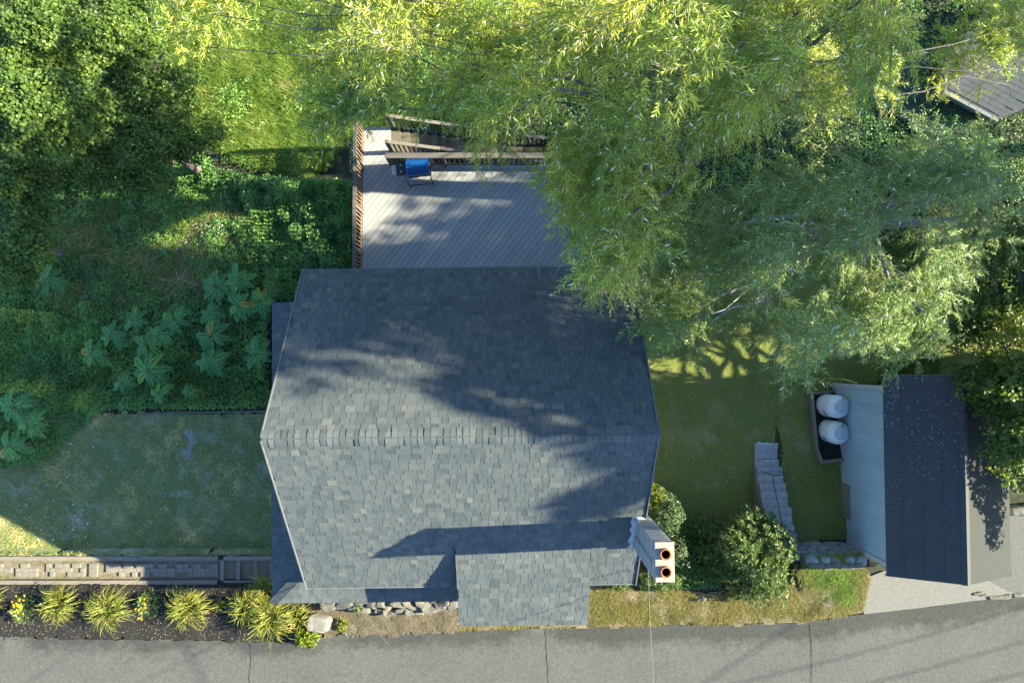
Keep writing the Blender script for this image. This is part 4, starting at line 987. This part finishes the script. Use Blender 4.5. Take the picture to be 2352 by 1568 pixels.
lump_tree('maple_tree', 'green maple crown filling the top left corner', (-12.6, 9.6, -2.4), lumps_px([(40,30,4.4,.9),(120,80,4.0,.95),(215,40,3.6,.95),(180,130,3.4,.8),(40,130,4.0,.9),(290,60,2.6,.7),(300,130,2.2,.7),(330,10,2.6,.6)], 1), 1300, .08, M['maple'], 31, group=MG)
lump_tree('maple_tree', 'rounded maple crown at the left edge, second from the top', (-13.2, 6.4, -2.4), lumps_px([(50,230,4.4,.95),(140,225,4.0,.8),(110,300,3.8,.85),(30,310,4.0,.8)], 2), 1300, .08, M['maple'], 32, group=MG)
lump_tree('maple_tree', 'wide dark green maple reaching from the left trees towards the deck', (-9.6, 6.0, -2.4), lumps_px([(230,300,2.2,.8),(310,330,2.4,.9),(300,240,2.2,.8),(380,260,1.8,.75),(390,200,1.6,.7),(250,380,2.0,.7),(440,290,1.4,.7),(340,390,1.6,.6),(180,360,2.6,.7)], 3), 1200, .078, M['maple'], 33, group=MG)
lump_tree('maple_tree', 'narrow strip of maple crown low on the left edge', (-14.0, 3.2, -2.2), lumps_px([(20,420,3.2,.7),(30,490,3.0,.7),(60,550,2.6,.6),(20,600,2.4,.6),(70,390,3.0,.5)], 4), 1300, .08, M['maple'], 34, group=MG)
lump_tree('maple_tree', 'maple with yellow-green leaves overhanging the shed on the right', (15.6, .2, -.6), lumps_px([(2330,560,2.4,.7),(2270,720,1.6,.8),(2330,800,2.2,1.0),(2290,900,2.2,.8),(2230,890,2.3,.45),(2340,980,2.4,.8),(2320,1060,1.6,.55),(2370,880,3.2,1.1),(2250,640,.8,.6),(2330,660,1.6,.7),(2400,1000,3.4,1.0)], 5)+[(14.6,-1.5,3.0,.8),(14.3,-2.7,2.5,.55),(15.2,-.6,3.6,1.0),(14.8,-2.2,3.3,.6),(15.0,-3.3,2.9,.4),(14.2,-3.5,2.5,.5),(14.6,-4.0,2.75,.4),(13.9,-2.1,2.2,.5),(13.8,-1.0,2.4,.6),(13.6,-1.8,2.1,.5),(13.7,-2.6,2.2,.45),(13.9,-.4,2.5,.6),(14.3,-3.0,2.9,.5)], 620, .10, M['maple_r'], 35)
g_ = random.Random(12)
def big(base, z0, z1, rx, ry, n, seed, label, rr=(.7, 1.1), per=62):
    L = []; gg = random.Random(seed)
    for _ in range(n):
        a = gg.uniform(0, 6.28); k = math.sqrt(gg.random()); L.append((base[0]+k*rx*math.cos(a), base[1]+k*ry*math.sin(a), z0+(z1-z0)*gg.random(), gg.uniform(*rr)))
    lump_tree('maple_tree', label, base, L, per, .22, M['maple_r'], seed, group='shade trees beyond the right edge', trunk_r=.3)
big((21.5, 3.95, -1), 13.8, 17.0, 2.6, 2.2, 80, 51, 'tallest shade tree beyond the right edge, level with the back of the house')
big((22.5, 7.0, -1), 4.5, 9.9, 2.6, 2.4, 42, 52, 'low broad shade tree beyond the right edge, farthest up the picture')
big((22.0, 3.4, -1), 4.0, 9.6, 2.2, 2.2, 40, 54, 'low shade tree beyond the right edge, below the tallest one')
big((21.0, .4, -1), 12.3, 14.5, 1.8, 1.2, 36, 53, 'slim shade tree beyond the right edge, level with the roof ridge', (.5, .8), 95)
big((20.5, -1.5, -1), 11.5, 13.1, 1.6, .8, 20, 55, 'smallest shade tree beyond the right edge, level with the shed', (.35, .55), 110)

def shrub(name, label, cx, cy, zg, rx, ry, h, n, leaf, mat, seed, wide=.4, cat='shrub', bumps=4, cut=None):
    g = np.random.default_rng(seed); t = tag(empty(name, (cx, cy, zg)), label, cat); mb = MB()
    for i in range(7):
        a = g.uniform(0, 6.28); limb(mb, (0, 0, -.05), (rx*.6*math.cos(a), ry*.6*math.sin(a), h*g.uniform(.5, .85)), .022, .006, .15, 4, seed+i)
    mb.build('stem', M['bark'], t)
    m = n//9; d = unit(g.normal(0, 1, (m, 3))); d[:, 2] = np.abs(d[:, 2])
    k = 1+.18*(np.sin(d[:, 0]*bumps+seed)*np.sin(d[:, 1]*bumps*1.2)+np.sin(d[:, 2]*7+d[:, 1]*6))
    c = d*(g.uniform(.35, 1, m)**.4*k)[:, None]*np.array([rx, ry, h])
    # whorls: nine leaves around each shoot tip
    C = np.repeat(c, 9, 0); Dn = np.repeat(unit(d*np.array([1, 1, .6])+np.array([0, 0, .5])), 9, 0)
    a = np.tile(np.arange(9)*2.4, m)+np.repeat(g.uniform(0, 6.28, m), 9)
    e1 = unit(np.cross(Dn, np.array([.3, .2, 1.]))); e2 = np.cross(Dn, e1)
    rad = e1*np.cos(a)[:, None]+e2*np.sin(a)[:, None]
    ld = unit(rad+Dn*g.uniform(.1, 1.4, len(a))[:, None]+g.normal(0, .25, (len(a), 3))); L = g.uniform(.7, 1.2, len(a))*leaf
    sd = np.cross(ld, Dn+g.normal(0, .5, (len(a), 3))); v, q = leaf_arrays(C+Dn*.01, ld, sd, L, L*wide, .1, .5)
    ti = np.repeat(np.clip(g.normal(.5, .15, m), 0, 1), 9)+g.normal(0, .14, len(a))
    finish('foliage', [v], [q], [np.repeat(np.clip(ti, 0, 1), 4)], mat, t); return t
p = P(1742, 1298, .2); shrub('rhododendron', 'large glossy sunlit rhododendron at the foot of the concrete steps', p.x, p.y, -.7, 1.2, 1.18, 1.5, 13000, .125, M['rhodo'], 61, .36)
p = P(1625, 1225, -.8); shrub('rhododendron', 'smaller rhododendron tucked behind the large one toward the lawn', p.x, p.y, -1.3, .45, .45, .75, 1800, .10, M['rhodo'], 62, .36)
p = P(1545, 1190, .3); shrub('variegated_shrub', 'pale variegated shrub at the house corner by the chimney', p.x, p.y, -1.2, .36, .56, 1.8, 8000, .055, M['euon'], 63, .55)
p = P(1512, 1150, 0); shrub('variegated_shrub', 'bright green bush close to the house wall above the pale shrub', p.x, p.y, -1.3, .32, .35, 1.3, 2200, .07, M['limegreen'], 64, .5)
p = P(1560, 1270, .2); shrub('variegated_shrub', 'variegated shrub just right of the chimney top', p.x, p.y, -.8, .30, .40, 1.4, 3600, .055, M['euon'], 65, .55)
p = P(1510, 1335, .2); shrub('low_hedge', 'low dark green hedge under the chimney at the front wall', p.x, p.y, -.1, .62, .26, .6, 4200, .06, M['rhodo'], 66, .45)
p = P(1420, 1342, .1); shrub('low_hedge', 'thin strip of green hedge along the front wall left of the chimney', p.x, p.y, -.05, .42, .12, .4, 1500, .06, M['rhodo'], 67, .45)
p = P(705, 1458, .1); shrub('lime_shrub', 'small bright lime-green shrub spilling onto the road by the boulder', p.x, p.y, .02, .32, .26, .42, 1300, .075, M['limegreen'], 68, .7)
p = P(785, 1435, .1); shrub('lime_shrub', 'tiny yellow-green plant on the right of the boulder', p.x, p.y, .04, .14, .14, .22, 260, .06, M['limegreen'], 69, .7)
p = P(820, 1395, .2); shrub('rhododendron', 'small dark leafy plant in the gap of the ledge stones', p.x, p.y, .05, .14, .12, .25, 240, .08, M['rhodo'], 70, .45)

# ------------------------------------------------------------------ daylilies and flowers
def lily(u, v, r_, n, label, seed):
    p = on(u, v, 0); g = np.random.default_rng(seed); t = tag(empty('daylily', (p.x, p.y, p.z)), label, 'plant', 'daylilies in the mulch bed')
    V, Q, T_ = [], [], []
    a = g.uniform(0, 6.28, n); L = g.uniform(.55, 1.1, n)*r_; w_ = g.uniform(.016, .028, n); base = np.stack([g.normal(0, r_*.18, n), g.normal(0, r_*.18, n), 0*a], -1)
    dh = np.stack([np.cos(a), np.sin(a), 0*a], -1); sd = np.stack([-np.sin(a), np.cos(a), 0*a], -1); hh = g.uniform(.35, .75, n)*r_*1.3
    S = 6; tc = np.clip(g.normal(g.uniform(.4, .62), .22, n), 0, 1); tc[g.random(n) < .07] = 1.3
    prev = None; curl = g.normal(0, .25, n)
    ring = []
    for i in range(S+1):
        t_ = i/S; q_ = base+dh*(L*t_)[:, None]+sd*(curl*L*t_*t_)[:, None]; q_[:, 2] = hh*np.sin(np.pi*min(t_*.80, 1))*1.0
        ww = (w_*(1-t_**2.2)*.5+.001)[:, None]; ring.append((q_-sd*ww, q_+sd*ww))
    for i in range(S):
        a0, b0 = ring[i]; a1, b1 = ring[i+1]
        V.append(np.stack([a0, b0, b1, a1], 1).reshape(-1, 3)); Q.append(np.arange(n*4).reshape(-1, 4)); T_.append(np.repeat(np.clip(tc+.25*(i/S-.4), 0, 1), 4))
    finish('blades', V, Q, T_, M['lily'], t); return t
for i, (u, v, r_, n, lb) in enumerate(((150,1380,.56,190,'arching daylily clump between the yellow coneflower and the next clump, third plant from the left'), (262,1390,.62,230,'arching daylily clump left of the faded yellow coneflower'), (442,1385,.62,240,'arching daylily clump right of the faded yellow coneflower'),
        (575,1385,.55,200,'daylily clump half shaded beside the path steps'), (630,1405,.66,260,'broad tangled daylily clump touching the corner of the skirt roof'), (690,1410,.45,120,'small daylily clump left of the pale boulder'), (610,1345,.42,110,'dark shaded daylily tuft above the bed by the path steps'), (-8,1368,.4,90,'daylily cut off by the left edge of the picture'), (508,1385,.24,46,'thin grassy tuft between two big daylily clumps'), (700,1440,.34,80,'daylily tuft between the boulder and the lime shrub'))):
    lily(u, v, r_, n, lb, 200+i)
def susan(u, v, r_, nl, nf, label, seed, fx=0, fy=0):
    p = on(u, v, 0); g = np.random.default_rng(seed); t = tag(empty('coneflower', (p.x, p.y, p.z)), label, 'flower')
    d = unit(g.normal(0, 1, (nl, 3))); d[:, 2] = np.abs(d[:, 2]); c = d*g.uniform(.3, 1, nl)[:, None]*np.array([r_, r_, .35]); ld = unit(d+g.normal(0, .5, (nl, 3))); L = g.uniform(.06, .12, nl)
    v_, q_ = leaf_arrays(c, ld, np.cross(ld, [0, 0, 1.]), L, L*.4); finish('foliage', [v_], [q_], [np.repeat(np.clip(g.normal(.5, .2, nl), 0, 1), 4)], M['rhodo'], t)
    for k in range(nf):
        o = np.array([fx+g.normal(0, r_*.28), fy+g.normal(0, r_*.33), .42+g.uniform(-.05, .1)]); a = np.arange(9)*6.283/9
        ld = np.stack([np.cos(a), np.sin(a), -.25+0*a], -1); v_, q_ = leaf_arrays(np.tile(o, (9, 1)), ld, np.stack([-np.sin(a), np.cos(a), 0*a], -1), np.full(9, .034), np.full(9, .02))
        finish('flower_head', [v_], [q_], [np.full(36, g.uniform(0, 1))], M['petal'], t)
susan(62, 1395, .36, 420, 30, 'yellow coneflower clump in full bloom near the left edge', 301, .06, .18)
susan(345, 1385, .34, 420, 12, 'half faded yellow coneflower between two daylily clumps', 302)

# ------------------------------------------------------------------ sumac
def sumac(u, v, h, r_, label, seed):
    p = on(u, v, -1.5); g = np.random.default_rng(seed); top = p.z+h; q0 = P(u, v, top)
    t = tag(empty('sumac', (q0.x, q0.y, p.z)), label, 'shrub', 'young sumacs in the brush left of the house'); st_ = MB(); limb(st_, (0, 0, -.05), (0, 0, h), .022, .012, .1, 5, seed); V, Q, T_ = [], [], []
    nf = int(g.integers(9, 13)); a0 = g.uniform(0, 6.28)
    for i in range(nf):
        a = a0+i*2.4; L = r_*g.uniform(.75, 1.15); up = g.uniform(.1, .6); z0 = h-g.uniform(0, .25); dh = np.array([math.cos(a), math.sin(a), 0]); sd = np.array([-math.sin(a), math.cos(a), 0])
        s = np.linspace(.12, 1, 13); ax = dh*(L*s)[:, None]; ax[:, 2] = z0+up*L*s-(.55+up*.6)*L*s*s
        st_.tube([Vector(ax[j]) if j else Vector((0, 0, z0)) for j in (0, 4, 8, 12)], [.007, .005, .004, .002], 4)
        tc = np.clip(g.normal(.5, .22), 0, .9)
        if g.random() < .012: tc = .98
        for sg in (-1, 1):
            n = len(s); ld = unit(np.tile(dh*.5+sd*sg*.85, (n, 1))+np.array([0, 0, -.25])+g.normal(0, .06, (n, 3))); LL = L*.30*np.sin(np.pi*(.15+.75*s))*g.uniform(.9, 1.1, n)
            v_, q_ = leaf_arrays(ax, ld, np.tile(dh, (n, 1)), LL, np.full(n, L*.058), .1, .4); V.append(v_); Q.append(q_); T_.append(np.repeat(np.clip(tc+g.normal(0, .06, n), 0, 1), 4))
    st_.build('stem', M['twig'], t); finish('fronds', V, Q, T_, M['sumac'], t); return t
SUM = [(492,655,1.5,.55,'sumac with bright tips highest up beside the house'), (545,640,1.7,.5,'sumac close above the one with the orange frond'), (545,700,1.5,.5,'sumac with an orange frond beside the skirt roof'), (595,690,1.3,.45,'sumac nearest the corner of the skirt roof'), (478,720,1.2,.5,'bluish sumac below the bright tipped one'), (480,770,1.4,.55,'broad sumac in the middle of the thicket beside the house'), (475,830,1.4,.55,'star shaped sumac with yellow goldenrod on its left'), (585,815,1.2,.5,'sumac right against the house wall side'), (300,735,1.3,.5,'uppermost sumac of the left thicket'), (330,790,1.2,.45,'sumac in the middle of the left thicket'), (250,770,1.2,.5,'bluish sumac on the left thicket edge'), (205,815,1.2,.5,'leftmost sumac of the thicket with a yellow frond'), (360,770,1.1,.4,'small sumac between the two thickets'), (335,850,1.4,.6,'large sumac with pale upturned fronds above the lawn'), (275,880,1.0,.4,'low sumac near the lawn corner'), (360,905,1.0,.4,'sumac just above the timber edge of the lawn'), (430,900,.9,.32,'small sumac right of the one above the timber edge'), (395,735,1.2,.45,'sumac behind the thicket toward the dead stems'), (20,935,1.5,.6,'sumac at the left edge above the lawn'), (60,975,1.3,.5,'sumac at the left edge leaning over the lawn'), (15,1025,1.3,.5,'lowest sumac at the left edge of the lawn'), (100,640,1.0,.5,'dark sumac alone near the left maple strip')]
for i, (u, v, h, r_, lb) in enumerate(SUM): sumac(u, v, h, r_*random.uniform(.72, .98), lb, 400+i)

# ------------------------------------------------------------------ ground cover, grasses (stuff)
def cover(name, pix, n, leaf, mat, label, hmax=.5, seed=1, z0=-1.5, wide=.6, cat='ground cover', holes=.0, mean=.45, flat=.5):
    global rng
    rng = np.random.default_rng(seed); u, v = sample_poly(pix, n)
    p = Pn(u, v, np.full(n, z0))
    for _ in range(4): p = Pn(u, v, gz(p[:, 0], p[:, 1]))
    hb = np.clip(.5+.5*fbm(p[:, 0], p[:, 1], 1.7, seed)+.25*fbm(p[:, 0], p[:, 1], 5, seed+1), 0, 1.4)
    if holes: k = hb > holes; p = p[k]; hb = hb[k]; n = len(p)
    p[:, 2] += hmax*hb*rnd(n)**.4
    ld = unit(np.stack([rng.normal(0, 1, n), rng.normal(0, 1, n), rng.normal(0, flat*.6, n)], -1)); nr = unit(np.array([0, 0, 1.])+rng.normal(0, flat, (n, 3)))
    L = rnd(n, .6, 1.3)*leaf; v_, q_ = leaf_arrays(p, ld, np.cross(ld, nr), L, L*wide, .08, .5)
    big_ = fbm(p[:, 0], p[:, 1], 1.1, seed+5)*.18
    o = finish(name, [v_], [q_], [np.repeat(np.clip(mean+big_+rng.normal(0, .17, n), 0, 1), 4)], mat)
    return tag(o, label, cat, kind='stuff')
BR = [(-60,380),(150,420),(330,400),(430,380),(560,400),(690,420),(810,420),(818,620),(700,625),(690,690),(622,690),(622,935),(400,938),(250,940),(180,985),(110,1060),(-60,1080)]
cover('ivy', BR, 105000, .075, M['brush'], 'dense green ground cover between the left trees and the house', .45, 501)
cover('ivy', [(560,420),(812,420),(816,618),(700,622),(690,684),(640,684),(600,560)], 26000, .085, M['brush'], 'dark leafy brambles against the left deck railing', .8, 502, mean=.36)
cover('ivy', [(-60,700),(130,720),(250,760),(240,900),(190,960),(80,900),(-60,900)], 26000, .065, M['brush'], 'lighter green creeper mat at the left edge above the lawn', .35, 503, mean=.82)
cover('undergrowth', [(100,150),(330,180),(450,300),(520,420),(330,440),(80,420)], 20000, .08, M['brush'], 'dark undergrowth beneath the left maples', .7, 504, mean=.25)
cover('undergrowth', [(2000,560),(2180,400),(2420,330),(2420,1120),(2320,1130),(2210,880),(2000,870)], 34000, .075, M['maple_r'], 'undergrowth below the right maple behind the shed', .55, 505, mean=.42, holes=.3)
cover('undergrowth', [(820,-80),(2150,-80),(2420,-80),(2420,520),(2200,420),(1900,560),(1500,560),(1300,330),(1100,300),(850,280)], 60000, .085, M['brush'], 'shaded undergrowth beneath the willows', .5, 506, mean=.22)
cover('bank_cover', [(1480,1180),(1640,1200),(1700,1240),(1650,1350),(1560,1350),(1480,1340)], 7000, .05, M['brush'], 'patchy weeds on the shaded bank beside the chimney', .14, 507, mean=.5, holes=.3)
cover('meadow_weeds', [(330,-60),(1100,-60),(1100,290),(820,300),(700,410),(520,380),(420,250)], 16000, .07, M['brush'], 'leafy weeds scattered through the meadow grass', .35, 511, z0=-2.2, mean=.6, holes=.75)
cover('goldenrod', [(395,830),(470,800),(480,870),(440,900),(400,930),(380,890)], 900, .05, M['limegreen'], 'yellow goldenrod sprigs in the sumac thicket', .7, 508, wide=.3)
cover('asters', [(360,520),(420,500),(680,470),(700,500),(420,580),(370,580)], 260, .04, M['aster'], 'scattered small white asters in the brush', .6, 509, wide=.7)
def blades(name, pix, n, h, w_, mat, label, seed, z0, lean=.6, poly=None, mean=.5, patchy=.2, excl=None, dirx=None):
    global rng
    rng = np.random.default_rng(seed); u, v = sample_poly(pix, n)
    p = Pn(u, v, np.full(n, z0))
    for _ in range(4): p = Pn(u, v, gz(p[:, 0], p[:, 1]))
    f = fbm(p[:, 0], p[:, 1], 2.2, seed)+.6*fbm(p[:, 0], p[:, 1], 7, seed+2)
    keep = f+rng.normal(0, .8, n) > -1.1
    p = p[keep]; f = f[keep]; n = len(p)
    a = rnd(n, 0, 6.28) if dirx is None else rng.normal(dirx, .5, n)
    d = unit(np.stack([np.cos(a)*lean, np.sin(a)*lean, rnd(n, .4, 1.1)], -1)); L = rnd(n, .5, 1.3)*h*(1+.25*np.clip(f, -1, 1))
    sd = np.stack([-np.sin(a), np.cos(a), 0*a], -1); W = rnd(n, .6, 1.3)*w_
    mid = p+d*(L*.55)[:, None]; d2 = d.copy(); d2[:, 2] -= .7; tip = mid+unit(d2)*(L*.5)[:, None]
    v_ = np.stack([p-sd*W[:, None]*.5, p+sd*W[:, None]*.5, mid+sd*W[:, None]*.35, tip, mid-sd*W[:, None]*.35], 1).reshape(-1, 3)
    i5 = np.arange(n)[:, None]*5; q4 = i5+np.array([[0, 1, 2, 4]]); t3 = i5+np.array([[4, 2, 3, 3]])
    tri = np.concatenate([q4, t3], 0)
    # last triangles as thin quads: duplicate tip handled by a tiny offset vertex
    v2 = np.stack([mid+sd*W[:, None]*.35, tip+sd*.001, tip-sd*.001, mid-sd*W[:, None]*.35], 1).reshape(-1, 3)
    q2 = np.arange(n*4).reshape(-1, 4)
    v1 = np.stack([p-sd*W[:, None]*.5, p+sd*W[:, None]*.5, mid+sd*W[:, None]*.35, mid-sd*W[:, None]*.35], 1).reshape(-1, 3)
    tc = np.repeat(np.clip(mean+patchy*f+rng.normal(0, .2, n), 0, 1), 4)
    return tag(finish(name, [v1, v2], [q2, q2.copy()], [tc, tc], mat), label, 'grass', kind='stuff')
blades('meadow_grass', MDW, 60000, .30, .014, M['grass'], 'tall sunlit yellow-green meadow grass behind the deck', 601, -2.2, .7, mean=.42, patchy=.28)
blades('lawn_grass', [(-60,955),(240,950),(615,948),(638,1100),(638,1276),(-60,1276)], 46000, .08, .014, M['lawnblade_l'], 'thin worn grass of the left lawn', 602, -.55, 1.0, mean=.45, patchy=.30)
blades('lawn_grass', [(1440,600),(1800,560),(2300,560),(2230,860),(2010,880),(1925,892),(1855,900),(1885,1060),(1935,1066),(1955,1236),(1832,1240),(1792,1056),(1735,1020),(1740,1250),(1600,1222),(1480,1200),(1400,1100)], 80000, .06, .010, M['lawnblade'], 'short green grass of the shaded right lawn', 603, -1.6, 1.0, mean=.45, patchy=.2)
blades('verge_grass', [(1345,1345),(1500,1352),(1620,1364),(1800,1352),(1850,1290),(1975,1268),(1995,1330),(1980,1402),(1850,1424),(1600,1432),(1350,1435)], 42000, .10, .012, M['dryblade'], 'dry golden verge grass along the road right of the porch', 604, 0, .8, mean=.42, patchy=.18)
blades('verge_grass', [(1050,1432),(1345,1428),(1345,1436),(1050,1447)], 2500, .07, .012, M['dryblade'], 'thin dry grass line in front of the porch roof', 605, 0, .8, mean=.6)
blades('green_turf', [(1850,1278),(1960,1270),(1985,1330),(1960,1390),(1880,1380),(1840,1330)], 9000, .12, .012, M['grass'], 'greener turf mound by the stone wall and driveway', 606, 0, .8, mean=.35)
blades('dead_grass', [(770,1412),(860,1402),(1048,1400),(1050,1446),(790,1456)], 11000, .09, .012, M['thatch'], 'flattened brown dead grass in front of the ledge stones', 607, .05, 1.2, mean=.5)
blades('path_weeds', [(0,1287),(340,1287),(330,1296),(0,1298)], 2600, .05, .012, M['dryblade'], 'dry weeds along the upper edge of the paver path', 608, -.2, .9, mean=.3)
blades('path_weeds', [(0,1318),(330,1320),(330,1330),(0,1330)], 1600, .05, .012, M['dryblade'], 'dry weeds along the lower edge of the paver path', 609, -.2, .9, mean=.3)
blades('dead_stems', [(190,640),(330,610),(500,560),(520,640),(420,720),(300,720),(200,740)], 600, .8, .012, M['thatch'], 'flattened dead grass stems in the brush above the sumacs', 610, -1.5, 2.0, mean=.5, dirx=.9)
blades('brush_grass', [(100,440),(330,470),(560,500),(560,640),(300,720),(120,700)], 9000, .5, .014, M['lawnblade'], 'long green grass in the shaded brush', 611, -1.5, .9, mean=.6)
def litter(name, pix, n, size, mat, label, seed, z0, up=.02, cat='leaf litter'):
    global rng
    rng = np.random.default_rng(seed); u, v = sample_poly(pix, n); p = Pn(u, v, np.full(n, z0))
    for _ in range(4): p = Pn(u, v, gz(p[:, 0], p[:, 1]))
    p[:, 2] += up; a = rnd(n, 0, 6.28); ld = np.stack([np.cos(a), np.sin(a), rng.normal(0, .15, n)], -1); L = rnd(n, .5, 1.4)*size
    v_, q_ = leaf_arrays(p, ld, np.cross(ld, np.array([0, 0, 1.])+rng.normal(0, .2, (n, 3))), L, L*.5)
    return tag(finish(name, [v_], [q_], [np.repeat(rnd(n), 4)], mat), label, cat, kind='stuff')
litter('mulch_chips', [(0,1340),(630,1345),(700,1400),(760,1455),(640,1470),(0,1462)], 1800, .034, M['thatch'], 'pale wood chips in the dark mulch bed', 701, 0, .035, 'mulch')
litter('fallen_leaves', [(1480,700),(1900,680),(1900,900),(1960,1230),(1600,1220),(1500,1100)], 900, .06, M['thatch'], 'pale fallen willow leaves on the right lawn', 702, -1.6, .05)
cover('clover', [(-60,960),(240,955),(615,952),(636,1100),(636,1272),(-60,1272)], 26000, .035, M['lawnblade_l'], 'clover and moss specks in the left lawn', .03, 510, z0=-.55, wide=.6, mean=.4, holes=.25)
litter('fallen_leaves', [(60,960),(300,955),(150,1100),(300,1270),(30,1270)], 60, .06, M['aster'], 'scattered pale fallen leaves on the left lawn', 703, -.55, .05)

def deck_litter(n, seed):
    g = np.random.default_rng(seed); x = dr-(dr-dl)*g.random(n)**1.8; y = g.uniform(dyb+.4, dyn-.1, n); a = g.uniform(0, 6.28, n)
    ld = np.stack([np.cos(a), np.sin(a), 0*a], -1); L = g.uniform(.04, .09, n)
    v_, q_ = leaf_arrays(np.stack([x, y, np.full(n, DZ+.008)], -1), ld, np.cross(ld, np.array([0, 0, 1.])+g.normal(0, .15, (n, 3))), L, L*.25)
    tag(finish('fallen_leaves', [v_], [q_], [np.repeat(g.random(n), 4)], M['thatch']), 'dry willow leaves scattered on the deck boards', 'leaf litter', kind='stuff')
deck_litter(170, 801)
def roof_litter(n, seed):
    g = np.random.default_rng(seed); x = X1-(X1-X0)*.6*g.random(n)**1.5; y = YR+(YB-YR)*g.uniform(.1, 1, n); a = g.uniform(0, 6.28, n)
    p = np.stack([x, y, ZR-(y-YR)*pb+.018], -1); c_, s_ = math.cos(ROT), math.sin(ROT); p[:, :2] = np.stack([p[:, 0]*c_-p[:, 1]*s_, p[:, 0]*s_+p[:, 1]*c_], -1)
    ld = np.stack([np.cos(a), np.sin(a), -pb*np.sin(a)], -1); L = g.uniform(.04, .08, n); nr = np.array([0, pb, 1.])
    v_, q_ = leaf_arrays(p, ld, np.cross(ld, nr+g.normal(0, .12, (n, 3))), L, L*.25)
    tag(finish('fallen_leaves', [v_], [q_], [np.repeat(g.random(n), 4)], M['thatch']), 'few dry willow leaves on the back roof slope', 'leaf litter', kind='stuff')
roof_litter(90, 802)
